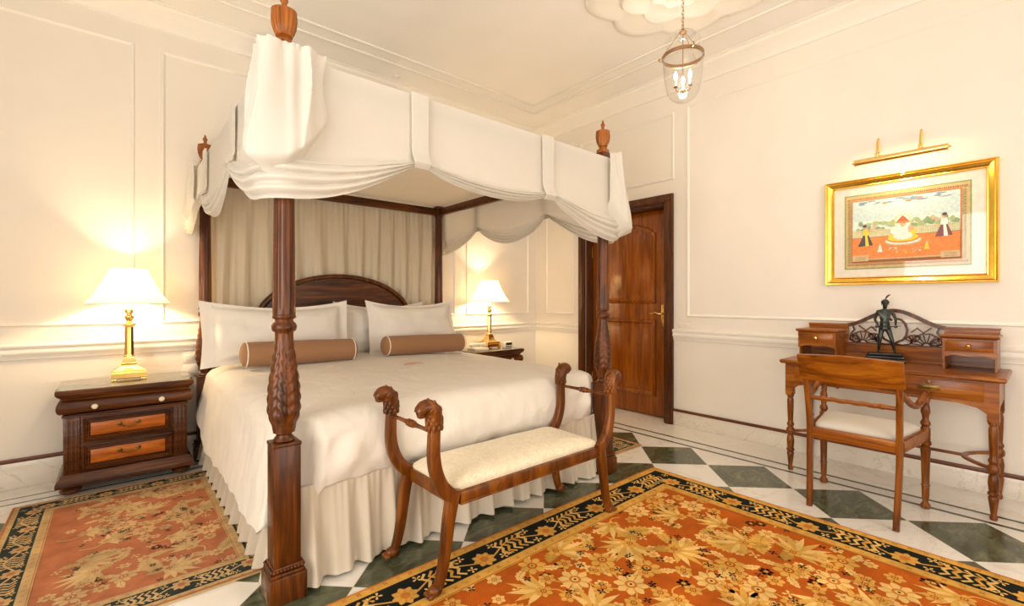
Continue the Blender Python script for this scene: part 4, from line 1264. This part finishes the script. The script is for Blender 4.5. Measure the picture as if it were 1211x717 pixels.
# gallery
GX = .49; gy0, gy1 = DD-.05, DD-.028
b = B('satin')
b.box(-GX, GX, gy0, gy1, .762, .865)
b.box(-GX, -GX+.24, gy0, gy1, .865, .99); b.box(GX-.24, GX, gy0, gy1, .865, .99)
b.box(-GX-.004, -GX+.24, gy0-.004, gy1+.004, .99, 1.0, bev=.002); b.box(GX-.24, GX+.004, gy0-.004, gy1+.004, .99, 1.0, bev=.002)
gal = b.obj('gallery_back', dk, smooth=0)
F = lambda x, z: Vector((x, gy0+.004, z)); DV = Vector((0, .014, 0))
b = B('mahog')
top = []
for k in range(41):
    x = lerp(-.255, .255, k/40); u = abs(x)/.255; top.append((x, .992+.105*(1-sm(u))**.9))
b.stroke(top, .024, F, DV)
for s_ in (-1, 1):
    # inner heart shaped scroll
    b.stroke([(s_*x, z) for x, z in ((.0, .872), (.02, .888), (.05, .905), (.066, .935), (.07, .97), (.06, 1.01), (.042, 1.035), (.02, 1.043), (.008, 1.03))], .013, F, DV)
    b.stroke([(s_*x, z) for x, z in ((.0, .875), (.045, .87), (.085, .88), (.095, .905), (.08, .925))], .008, F, DV)
    # shell fans
    for (cx, cz, r0, r1, a0, a1, n) in ((.165, .872, .02, .075, .15, PI-.15, 7), (.105, .885, .012, .05, .9, 2.6, 4), (.235, .872, .015, .05, 1.5, PI-.2, 3)):
        b.stroke([(s_*(cx+r0*cos(a)), cz+r0*sin(a)) for a in [lerp(a0, a1, k/10) for k in range(11)]], .008, F, DV)
        arcp = [(s_*(cx+r1*(1+.06*abs(sin(k*PI/4)))*cos(a)), cz+r1*(1+.06*abs(sin(k*PI/4)))*sin(a)) for k, a in enumerate([lerp(a0, a1, k/24) for k in range(25)])]
        b.stroke(arcp, .009, F, DV)
        for k in range(n+1):
            a = lerp(a0, a1, k/n); b.stroke([(s_*(cx+r0*cos(a)), cz+r0*sin(a)), (s_*(cx+r1*cos(a)), cz+r1*sin(a))], .006, F, DV)
    b.stroke([(s_*.09, .955), (s_*.12, .985), (s_*.15, .955), (s_*.19, .99)], .009, F, DV)
    b.stroke([(s_*.235, .93), (s_*.215, .96), (s_*.225, .99)], .009, F, DV)
b.stroke([(-.25, .868), (.25, .868)], .008, F, DV)
b.obj('fretwork', gal, smooth=0)
for s_ in (-1, 1):
    x0, x1 = sorted((s_*(GX-.0), s_*(GX-.225)))
    y0, y1 = -.045, gy0-.001
    b = B('satin'); b.box(x0, x1, y0+.004, y1, .865, .945, bev=.002)
    b.box(x0, x0+.01, y0+.03, y1, .762, .865); b.box(x1-.01, x1, y0+.03, y1, .762, .865)
    P = [(x0, .87), (x1, .87), (x1, .832), (x1-.02, .84), (x1-.05, .85), ((x0+x1)/2, .843), (x0+.05, .85), (x0+.02, .84), (x0, .832)]
    b.prism(P, lambda x, z: Vector((x, y0+.006, z)), Vector((0, .01, 0)))
    for sx in (0, 1):
        X = x0+.001 if sx == 0 else x1-.013
        b.prism([(y0+.01, .87), (y1, .87), (y1, .762), (y1-.04, .762), (y0+.07, .80), (y0+.03, .84)], lambda y, z: Vector((X, y, z)), Vector((.012, 0, 0)))
    box = b.obj('drawer_box', dk, smooth=0)
    b = B('satin'); b.rings([[(x0-o_, y0-o_, z), (x1+o_, y0-o_, z), (x1+o_, y1, z), (x0-o_, y1, z)] for o_, z in ((0, .945), (.006, .948), (.012, .955), (.010, .963), (.004, .966))]); b.obj('box_top', box, smooth=25)
    b = B('satin'); b.box(x0+.014, x1-.014, y0, y0+.006, .872, .936, bev=.002); dr = b.obj('small_drawer', box)
    b = B('brass'); b.lathe([(.005, 0), (.005, .008), (.011, .012), (.013, .018), (.009, .025), (0, .027)], seg=16, mat=Matrix.Translation(((x0+x1)/2, y0, .905)) @ Matrix.Rotation(PI/2, 4, 'X')); b.obj('knob', dr)

# ------------------------------------------------------------------ desk chair (local front = +y -> world +X)
ch = thing('desk_chair', 'satinwood armchair with white seat pushed towards the writing desk', 'chair', (3.22, .695, 0), RZ)
# rear legs (world X 2.98..3.02), tops lean back
def cr(c, n=5):
    out = []
    for i in range(len(c)-1):
        p0, p1, p2, p3 = c[max(0, i-1)], c[i], c[i+1], c[min(len(c)-1, i+2)]
        for k in range(n):
            t = k/n; out.append(tuple(.5*((2*p1[q])+(-p0[q]+p2[q])*t+(2*p0[q]-5*p1[q]+4*p2[q]-p3[q])*t*t+(-p0[q]+3*p1[q]-3*p2[q]+p3[q])*t**3) for q in range(len(p1))))
    out.append(tuple(c[-1])); return out
for s_ in (-1, 1):
    P = cr([(s_*.192, -.225, .0), (s_*.196, -.205, .15), (s_*.2, -.19, .32), (s_*.2, -.188, .44), (s_*.202, -.2, .56), (s_*.206, -.225, .70), (s_*.208, -.262, .83)])
    n = len(P)
    b = B('satinz'); b.sweep(P, [lerp(.034, .042, sin(PI*i/n)) for i in range(n)], .028, (1, 0, 0), e=.45); b.obj('rear_leg', ch)
    # front leg turned
    b = B('satinz'); pr = [(.012, 0), (.021, .004), (.023, .02), (.018, .03), (.013, .036), (.013, .045), (.016, .06), (.018, .12), (.016, .125), (.021, .13), (.017, .14), (.021, .3), (.024, .345), (.018, .352), (.026, .36), (.026, .375), (.02, .38), (.022, .39), (.022, .45), (.016, .46), (.024, .475), (.02, .49), (.014, .50), (.016, .52), (.022, .545), (.018, .575), (.014, .585)]
    b.lathe(pr, s_*.245, .225, 20, fl=lambda a, z: 1-.05*abs(sin(6*a)) if .14 < z < .34 else 1); b.obj('front_leg', ch)
    # arm
    A = cr([(s_*.205, -.215, .70), (s_*.218, -.16, .665), (s_*.232, -.08, .622), (s_*.243, .0, .61), (s_*.25, .09, .632), (s_*.252, .17, .655), (s_*.25, .225, .648), (s_*.248, .245, .625), (s_*.246, .238, .60), (s_*.245, .228, .58)])
    b = B('satinz'); n = len(A); b.tube(A, [lerp(.015, .017, sin(PI*i/n)) for i in range(n)], seg=12); b.obj('arm', ch)
    b = B('satin'); b.sweep([(s_*.202, -.17, .415), (s_*.243, .21, .415)], .03, .062, (0, 0, 1), e=.3); b.obj('side_rail', ch)
# crest: curved board, scooped backwards
b = B('satin'); rows_ = []
rs = []
for k in range(25):
    t = k/24; x = lerp(-.232, .232, t); cv = -.035*(1-(2*t-1)**2)
    ringp = []
    for (dy, z) in ((-.012, .722), (.008, .722), (.0, .79), (-.004, .84), (-.002, .856), (-.012, .864), (-.030, .860), (-.032, .848), (-.022, .79)):
        zz = z+(.012*cos(PI*(t-.5)) if z > .8 else -.006*cos(PI*(t-.5)))
        ringp.append((x, -.232+cv-(z-.72)*.28+dy, zz))
    rs.append(ringp)
b.rings(rs); b.obj('crest_rail', ch, smooth=40)
# rope carved mid rail
b = B('satin'); pr = []
for k in range(61):
    t = k/60; x = lerp(-.19, .19, t); r_ = .012+.004*math.exp(-((t-.15)/.02)**2)+.004*math.exp(-((t-.85)/.02)**2)
    pr.append((r_, x))
b.lathe(pr, seg=24, fl=lambda a, z: 1+.16*sin(3*a+z*90) if abs(z) < .13 else 1, mat=Matrix.Translation((0, -.208, .615)) @ Matrix.Rotation(PI/2, 4, 'Y')); b.obj('rope_rail', ch, smooth=60)
b = B('satin'); b.sweep([(-.19, -.188, .415), (.19, -.188, .415)], .028, .062, (0, 0, 1), e=.3); b.obj('back_rail', ch)
b = B('satin'); b.sweep([(-.228, .225, .415), (.228, .225, .415)], .03, .062, (0, 0, 1), e=.3); b.obj('front_rail', ch)
b = B('fab'); rs = []
trap = [(x*(1+.13*(y/.2)), y) for x, y, _, _ in rrect(.205, -.172, .208, .03, 80)]
for k in range(13):
    t = k/12
    if t < .4: s_ = 1; z = lerp(.43, .455, t/.4)
    else: a = (t-.4)/.6; s_ = max(.02, cos(a*PI/2)**.7); z = .455+.035*sin(a*PI/2)
    rs.append([(x*s_, .018+(y-.018)*s_, z) for x, y in trap])
b.rings(rs); b.obj('seat_cushion', ch, smooth=60)

# ------------------------------------------------------------------ bronze figure on the desk
st = thing('statuette', 'dark bronze warrior statuette with plumed turban standing on the writing desk', 'statuette', (3.85, .705, .7605), math.radians(-79))
b = B('black'); b.box(-.105, .105, -.052, .052, 0, .022, bev=.003); b.box(-.098, .098, -.047, .047, .022, .040, bev=.004); b.box(-.090, .090, -.042, .042, .040, .060, bev=.008, seg=3); b.obj('plinth', st)
# skinned body; local: faces -y
V = {'pel': (0, 0, .205), 'waist': (0, 0, .24), 'chest': (0, -.004, .285), 'neck': (0, 0, .318), 'head': (.002, -.004, .35), 'crown': (.002, -.002, .368),
     'shL': (-.036, 0, .303), 'elL': (-.052, .004, .252), 'haL': (-.034, -.028, .212), 'shR': (.036, 0, .303), 'elR': (.056, .002, .256), 'haR': (.055, -.022, .212),
     'hiL': (-.017, 0, .188), 'knL': (-.026, -.008, .112), 'anL': (-.032, .008, .045), 'toL': (-.036, -.022, .037),
     'hiR': (.018, 0, .188), 'knR': (.038, -.016, .112), 'anR': (.05, -.008, .045), 'toR': (.055, -.036, .037)}
Rr = {'pel': .024, 'waist': .021, 'chest': .029, 'neck': .0095, 'head': .0165, 'crown': .012, 'shL': .012, 'elL': .0085, 'haL': .0062, 'shR': .012, 'elR': .0085, 'haR': .0062,
      'hiL': .017, 'knL': .0115, 'anL': .0075, 'toL': .0065, 'hiR': .017, 'knR': .0115, 'anR': .0075, 'toR': .0065}
Ed = [('pel', 'waist'), ('waist', 'chest'), ('chest', 'neck'), ('neck', 'head'), ('head', 'crown'), ('chest', 'shL'), ('shL', 'elL'), ('elL', 'haL'), ('chest', 'shR'), ('shR', 'elR'), ('elR', 'haR'),
      ('pel', 'hiL'), ('hiL', 'knL'), ('knL', 'anL'), ('anL', 'toL'), ('pel', 'hiR'), ('hiR', 'knR'), ('knR', 'anR'), ('anR', 'toR')]
ks = list(V); me = bpy.data.meshes.new('body'); me.from_pydata([V[k] for k in ks], [(ks.index(a), ks.index(c)) for a, c in Ed], [])
o = bpy.data.objects.new('body', me); col.objects.link(o); o.parent = st; o.location.z = .028; me.materials.append(M['bronze'])
md = o.modifiers.new('skin', 'SKIN'); md.use_smooth_shade = True
me_sk = me.skin_vertices[0].data if me.skin_vertices else None
if me_sk is None:
    bm = bmesh.new(); bm.from_mesh(me); ly = bm.verts.layers.skin.verify(); bm.to_mesh(me); bm.free(); me_sk = me.skin_vertices[0].data
for i, k in enumerate(ks):
    me_sk[i].radius = (Rr[k]*(1.15 if k in ('chest', 'pel') else 1), Rr[k]); me_sk[i].use_root = (k == 'pel')
sb_ = o.modifiers.new('sub', 'SUBSURF'); sb_.levels = 2; sb_.render_levels = 2
b = B('bronze')
b.lathe([(.019, .352), (.0215, .358), (.022, .366), (.019, .374), (.012, .381), (.003, .385)], cx=.002, cy=.0, seg=20, fl=lambda a, z: 1+.05*sin(5*a+z*300))
b.tube([(.004, .0, .38), (.007, .002, .392), (.014, .004, .404), (.024, .006, .412), (.031, .006, .413)], [.002, .0045, .0055, .004, .001], seg=8)
b.obj('plumed_turban', o)
b = B('bronze')
b.lathe([(.023, .238), (.025, .232), (.026, .222), (.0285, .205), (.031, .19), (.030, .185)], seg=28, fl=lambda a, z: 1+.05*sin(9*a)*(z < .23))
b.obj('tunic', o)
b = B('bronze'); b.ball((.002, -.0205, .349), .0038); b.ball((.002, -.0175, .337), .005, sc=(1, .8, 1.2)); b.ball((-.006, -.0175, .353), .0025); b.ball((.010, -.0175, .353), .0025); b.ball((-.016, 0, .349), .004, sc=(.5, 1, 1.4)); b.ball((.020, 0, .349), .004, sc=(.5, 1, 1.4)); b.obj('face', o)
b = B('bronze')
for hx2, hy2 in ((-.034, -.028), (.055, -.022)):
    for k in range(4): b.tube([(hx2-.006+.004*k, hy2-.001, .210), (hx2-.006+.004*k, hy2-.010, .205), (hx2-.006+.004*k, hy2-.010, .199), (hx2-.006+.004*k, hy2-.003, .197)], [.0022, .0021, .002, .0016], seg=6)
    b.tube([(hx2+.008, hy2, .212), (hx2+.010, hy2-.008, .208), (hx2+.004, hy2-.012, .204)], [.0024, .0022, .0018], seg=6)
b.obj('fingers', o)
b = B('bronze'); b.tube([(-.07, -.034, .198), (-.03, -.034, .203), (.03, -.030, .205), (.085, -.026, .212)], [.002, .0035, .0035, .0012], seg=8); b.tube([(-.045, -.034, .214), (-.045, -.034, .190)], .003, seg=8); b.obj('sword', st, loc=(0, 0, .028))

# ------------------------------------------------------------------ framed painting on the right wall
PY0, PY1, PZ0, PZ1 = .19, 1.072, 1.274, 2.016
pc = thing('framed_painting', 'gilt framed miniature painting of a court scene above the desk', 'painting', (XW, (PY0+PY1)/2, (PZ0+PZ1)/2), RZ)
# local: x -> -Y world (viewer's right), front -y
hw_, hh = (PY1-PY0)/2, (PZ1-PZ0)/2
M['gilt'] = plain('gilt', (.95, .62, .13), .22, metal=1, var=.08, scale=15)
b = B('gilt'); rs = []
for ins, h in ((0, 0), (0, -.03), (.006, -.038), (.014, -.034), (.02, -.04), (.034, -.03), (.044, -.02), (.05, -.022), (.055, -.014), (.055, -.006)):
    rs.append([(-hw_+ins, h, -hh+ins), (hw_-ins, h, -hh+ins), (hw_-ins, h, hh-ins), (-hw_+ins, h, hh-ins)])
b.rings(rs, cap0=False, cap1=False); b.obj('gilt_frame', pc, smooth=25)
M['mount'] = plain('ivory_mount', (.83, .78, .68), .8)
b = B('mount'); b.box(-hw_+.05, hw_-.05, -.008, -.001, -hh+.05, hh-.05); b.obj('mount', pc, smooth=0)
b = B('glass'); b.box(-hw_+.05, hw_-.05, -.016, -.0145, -hh+.05, hh-.05); b.obj('glazing', pc, smooth=0)
pal = {'green': (.28, .36, .12), 'ochre': (.68, .5, .22), 'red': (.55, .14, .06), 'brown': (.3, .14, .07), 'sky': (.55, .68, .66), 'skyl': (.72, .8, .72), 'blue': (.24, .34, .42), 'trees': (.42, .5, .25), 'dtree': (.27, .38, .2),
       'fence': (.72, .66, .42), 'orange': (.78, .26, .08), 'white': (.86, .82, .74), 'yellow': (.85, .62, .08), 'pink': (.8, .45, .3), 'plum': (.25, .1, .11), 'dark': (.09, .08, .09), 'tan': (.62, .46, .26), 'halo': (.7, .66, .3), 'skin': (.66, .42, .26)}
for k, c_ in pal.items(): M['pt_'+k] = plain('paint_'+k, c_, .85, var=.12, scale=60)
b = B('pt_green')
pw, ph_ = .325, .262
ZC = [0]
def pq(poly, c_):
    ZC[0] += .00004; b.flat(poly, 0, 'pt_'+c_, f=lambda x, z, _: Vector((x, -.0085-ZC[0], z)))
def rect(x0, x1, z0, z1, c_): pq([(x0, z0), (x1, z0), (x1, z1), (x0, z1)], c_)
def ell(x, z, rx, rz_, c_, n=20): pq([(x+rx*cos(2*PI*k/n), z+rz_*sin(2*PI*k/n)) for k in range(n)], c_)
rect(-pw, pw, -ph_, ph_, 'green'); rect(-pw+.008, pw-.008, -ph_+.008, ph_-.008, 'ochre'); 
iw, ih = pw-.05, ph_-.05
rr_ = random.Random(4)
for k in range(60):
    x = lerp(-pw+.02, pw-.02, k/59)
    for z in (-ph_+.03, ph_-.03): rect(x-.003, x+.003, z-.006, z+.004, 'brown' if k % 2 else 'red')
for k in range(44):
    z = lerp(-ph_+.04, ph_-.04, k/43)
    for x in (-pw+.028, pw-.028): rect(x-.005, x+.005, z-.0025, z+.0025, 'brown' if k % 2 else 'green')
rect(-iw-.008, iw+.008, -ih-.008, ih+.008, 'orange'); rect(-iw-.003, iw+.003, -ih-.003, ih+.003, 'brown')
rect(-iw, iw, -.02, ih, 'skyl'); rect(-iw, iw, .07, ih, 'sky')
for k in range(26):
    x = rr_.uniform(-iw+.03, iw-.03); z = ih-rr_.uniform(.006, .035); ell(x, z, rr_.uniform(.015, .03), .006, 'blue' if k % 3 else ('orange' if k % 2 else 'white'), 12)
for k in range(60):
    x = rr_.uniform(-iw+.015, iw-.015); z = rr_.uniform(-.0, .055); ell(x, z, rr_.uniform(.01, .02), rr_.uniform(.008, .018), 'trees' if rr_.random() < .7 else 'dtree', 10)
rect(-iw, iw, -.045, .005, 'fence')
for k in range(70): x = lerp(-iw+.004, iw-.004, k/69); rect(x-.0008, x+.0008, -.044, .0, 'trees')
rect(-iw, iw, -.002, .001, 'tan'); rect(-iw, iw, -ih, -.045, 'orange'); rect(-iw, iw, -.047, -.044, 'brown')
rect(-iw+.0, iw-.0, -ih, -ih+.012, 'brown'); rect(-iw+.08, iw-.08, -ih+.012, -ih+.02, 'tan')
for s_ in (-1, 1):
    rect(min(s_*iw, s_*(iw-.09)), max(s_*iw, s_*(iw-.09)), -ih+.004, -ih+.045, 'tan')
    for k in range(4): rect(min(s_*(iw-.015), s_*(iw-.075)), max(s_*(iw-.015), s_*(iw-.075)), -ih+.012+k*.007, -ih+.0135+k*.007, 'brown')
# throne with a generic seated ruler
ell(0, -.085, .095, .03, 'tan', 24); ell(0, -.078, .09, .028, 'skyl', 24); ell(0, -.07, .085, .026, 'orange', 24); ell(0, -.062, .078, .024, 'yellow', 24)
ell(0, .04, .045, .055, 'halo', 24); ell(0, .04, .038, .047, 'skyl', 24)
ell(-.045, -.045, .03, .018, 'yellow'); ell(.048, -.03, .02, .028, 'yellow'); ell(0, -.05, .05, .026, 'white'); ell(0, -.015, .028, .045, 'white'); ell(-.045, -.01, .02, .028, 'white'); ell(.04, -.005, .014, .02, 'skin')
ell(0, .025, .014, .017, 'skin'); pq([(-.035, .04), (.035, .04), (.02, .062), (0, .085), (-.02, .062)], 'red'); ell(0, .04, .04, .008, 'orange')
for s_, c1, c2 in ((-1, 'dark', 'yellow'), (1, 'plum', 'white')):
    x = s_*.20; z0 = -.105 if s_ < 0 else -.075
    pq([(x-.042, z0), (x+.042, z0+.006), (x+.018, z0+.075), (x-.012, z0+.078)], c1); pq([(x+.0, z0+.001), (x+.02, z0+.002), (x+.01, z0+.075), (x-.002, z0+.075)], c2)
    pq([(x-.016, z0+.075), (x+.02, z0+.075), (x+.018, z0+.115), (x-.012, z0+.118)], c2); ell(x, z0+.132, .011, .014, 'skin'); ell(x-s_*-.004, z0+.14, .012, .01, 'dark')
    pq([(x-s_*.012, z0+.10), (x-s_*.045, z0+.115), (x-s_*.05, z0+.125), (x-s_*.012, z0+.112)], 'skin'); ell(x-s_*.05, z0+.13, .008, .014, 'pink')
for x, c_ in ((-.12, 'white'), (.12, 'yellow')):
    pq([(x-.014, -.15), (x+.014, -.15), (x+.004, -.105), (x-.004, -.105)], c_); ell(x, -.10, .006, .007, 'skin')
for k in range(16): ell(rr_.uniform(-.09, .09), rr_.uniform(-.165, -.12), .007, .004, rr_.choice(['white', 'yellow', 'pink', 'tan']), 8)
b.obj('painted_sheet', pc, smooth=0, recalc=False)

# picture light
pl = thing('picture_light', 'brass picture light on two arms above the gilt framed painting', 'picture light', (XW, .632, 2.10), RZ)
b = B('brass'); L2 = .228
b.rings([[(x, -.15+.021*cos(a), .021*sin(a)+.0) for a in [lerp(.1*PI, 1.42*PI, k/18) for k in range(19)]]+[(x, -.15+.018*cos(a), .018*sin(a)) for a in [lerp(1.42*PI, .1*PI, k/18) for k in range(19)]] for x in (-L2, L2)])
for s_ in (-1, 1):
    b.lathe([(.021, 0), (.023, .002), (.023, .006), (.014, .01), (.006, .012), (.004, .02), (0, .022)], seg=20, mat=Matrix.Translation((s_*L2, -.15, 0)) @ Matrix.Rotation(s_*PI/2, 4, 'Y'))
b.obj('reflector', pl, smooth=40)
b = B('tube'); b.lathe([(.007, -L2+.02), (.007, L2-.02)], seg=12, mat=Matrix.Translation((0, -.15, -.004)) @ Matrix.Rotation(PI/2, 4, 'Y')); b.obj('tube_bulb', pl)
for s_ in (-1, 1):
    b = B('brass'); x = s_*.11-.01
    b.lathe([(.022, 0), (.02, .006), (.01, .01)], seg=16, mat=Matrix.Translation((x, 0, .04)) @ Matrix.Rotation(PI/2, 4, 'X'))
    b.tube(cr([(x, -.005, .04), (x, -.03, .05), (x, -.05, .11), (x, -.07, .145), (x, -.095, .125), (x, -.11, .06), (x, -.135, .03), (x, -.15, .018)], 4), .0058, seg=10)
    b.ball((x, -.115, .045), .011); b.ball((x, -.07, .149), .008, sc=(1, 1, 1.8))
    b.obj('arm', pl)
b = B('brass'); b.tube([(-.13, -.128, .02), (.11, -.128, .02)], .006, seg=10); b.obj('crossbar', pl)

# ------------------------------------------------------------------ hanging bell jar lantern
ln = thing('hanging_lantern', 'glass bell jar lantern on a chain below the ceiling rose', 'lantern', (LX, LY, 2.44))
z0 = 2.44
b = B('jar')
outer = [(.0, 2.452), (.02, 2.453), (.05, 2.462), (.078, 2.485), (.098, 2.52), (.112, 2.58), (.12, 2.65), (.123, 2.72), (.119, 2.755), (.108, 2.785), (.098, 2.81), (.098, 2.83), (.112, 2.85)]
b.lathe([(r, z-z0) for r, z in outer], seg=48, cap=False); b.obj('glass_jar', ln, smooth=80, recalc=False)
b = B('copper'); b.lathe([(.126, 2.735-z0), (.13, 2.738-z0), (.13, 2.758-z0), (.126, 2.761-z0), (.124, 2.758-z0), (.124, 2.738-z0), (.126, 2.735-z0)], seg=48, cap=False)
for k in range(3):
    a = 2*PI*k/3-.1; c_, s_ = cos(a), sin(a); b.tube([(.13*c_, .13*s_, 2.745-z0), (.145*c_, .145*s_, 2.745-z0), (.152*c_, .152*s_, 2.758-z0), (.148*c_, .148*s_, 2.768-z0)], .004, seg=8)
b.obj('band', ln)
b = B('copper')
for k in range(3):
    a = 2*PI*k/3-.1; c_, s_ = cos(a), sin(a); b.tube([(.146*c_, .146*s_, 2.757-z0), (.022*c_, .022*s_, 2.905-z0)], .0016, seg=5)
b.obj('hanging_chains', ln)
b = B('jar'); b.lathe([(.012, 2.915-z0), (.04, 2.91-z0), (.07, 2.895-z0), (.078, 2.885-z0)], seg=36, cap=False); b.obj('smoke_cap', ln, smooth=80, recalc=False)
b = B('copper'); b.lathe([(.006, 2.895-z0), (.022, 2.9-z0), (.024, 2.906-z0), (.01, 2.914-z0), (.01, 2.925-z0), (.006, 2.93-z0)], seg=20)
b.tube([(.012*cos(a), 0, 2.942-z0+.014*sin(a)) for a in [2*PI*k/16 for k in range(17)]], .0026, seg=6); b.obj('ring_cap', ln)
b = B('copper')
zc = 2.965; k = 0
while zc < 3.17:
    P = []
    for q in range(13):
        a = 2*PI*q/12; u = .0075*cos(a); v = .014*sin(a); P.append((u, 0, zc-z0+v) if k % 2 == 0 else (0, u, zc-z0+v))
    b.tube(P, .002, seg=5); zc += .0235; k += 1
b.lathe([(.003, 3.165-z0), (.02, 3.17-z0), (.03, 3.178-z0), (.03, 3.181-z0)], seg=20); b.obj('chain', ln)
b = B('copper'); b.tube([(0, 0, 2.9-z0), (0, 0, 2.52-z0)], .003, seg=8); b.ball((0, 0, 2.525-z0), .018, sc=(1, 1, .7))
cand = []
for k in range(3):
    a = 2*PI*k/3+.5; c_, s_ = cos(a), sin(a); cand.append((c_*.05, s_*.05))
    b.tube([(0, 0, 2.525-z0), (.025*c_, .025*s_, 2.515-z0), (.047*c_, .047*s_, 2.522-z0), (.05*c_, .05*s_, 2.54-z0)], .003, seg=6)
    b.lathe([(.004, 2.54-z0), (.013, 2.545-z0), (.014, 2.55-z0), (.006, 2.553-z0)], .05*c_, .05*s_, 12)
b.obj('candle_arms', ln)
for (x, y) in cand:
    b = B('plastic'); b.lathe([(.006, 2.553-z0), (.006, 2.59-z0)], x, y, 10); cd = b.obj('candle_tube', ln)
    b = B('bulb'); b.lathe([(.004, 2.59-z0), (.011, 2.605-z0), (.011, 2.62-z0), (.005, 2.64-z0), (0, 2.65-z0)], x, y, 12); b.obj('bulb', cd)

# ------------------------------------------------------------------ lights
def light(kind, name, loc, energy, color, **kw):
    l = bpy.data.lights.new(name, kind); l.energy = energy; l.color = color
    rot = kw.pop('rot', None)
    for k, v in kw.items(): setattr(l, k, v)
    o = bpy.data.objects.new(name, l); col.objects.link(o); o.location = loc
    if rot: o.rotation_euler = rot
    return o
WARM = (1, .77, .46)
light('POINT', 'lamp_light_left', (.075, 3.98, .644+.6), 24, WARM, shadow_soft_size=.035)
light('POINT', 'lamp_light_right', (3.10, 3.98, .644+.6), 24, WARM, shadow_soft_size=.035)
light('POINT', 'lantern_light', (LX, LY, 2.62), 5, (1, .88, .7), shadow_soft_size=.05)
light('AREA', 'picture_lamp', (XW-.14, .632, 2.07), 2.2, (1, .82, .55), shape='RECTANGLE', size=.42, size_y=.02, rot=(0, math.radians(25), 0))
light('AREA', 'added_fill_front', (1.4, YB-.03, 1.38), 34, (1, .94, .88), shape='RECTANGLE', size=2.3, size_y=2.3, rot=(-PI/2-math.radians(20), 0, PI))  # added fill at the invented front window, brightens bed and canopy
light('AREA', 'added_fill_left', (XL-.03, .5, 1.38), 60, (1, .94, .88), shape='RECTANGLE', size=2.3, size_y=2.1, rot=(0, -PI/2-math.radians(15), 0))  # added fill at the invented left window, brightens the right wall
w = bpy.data.worlds.new('world'); bpy.context.scene.world = w; w.use_nodes = True
w.node_tree.nodes['Background'].inputs[0].default_value = (1, .87, .7, 1); w.node_tree.nodes['Background'].inputs[1].default_value = .6

# ------------------------------------------------------------------ camera
cam = bpy.data.cameras.new('camera'); co = bpy.data.objects.new('camera', cam); col.objects.link(co)
co.location = (0, 0, H)
co.rotation_euler = (PI/2, 0, -math.radians(40.73))
cam.sensor_width = 36; cam.lens = 546.4/1211*36; cam.shift_y = -4/1211; cam.clip_start = .05
sc = bpy.context.scene; sc.camera = co
sc.view_settings.view_transform = 'Standard'; sc.view_settings.look = 'None'; sc.view_settings.gamma = 1; sc.view_settings.use_curve_mapping = False
sc.view_settings.exposure = .66
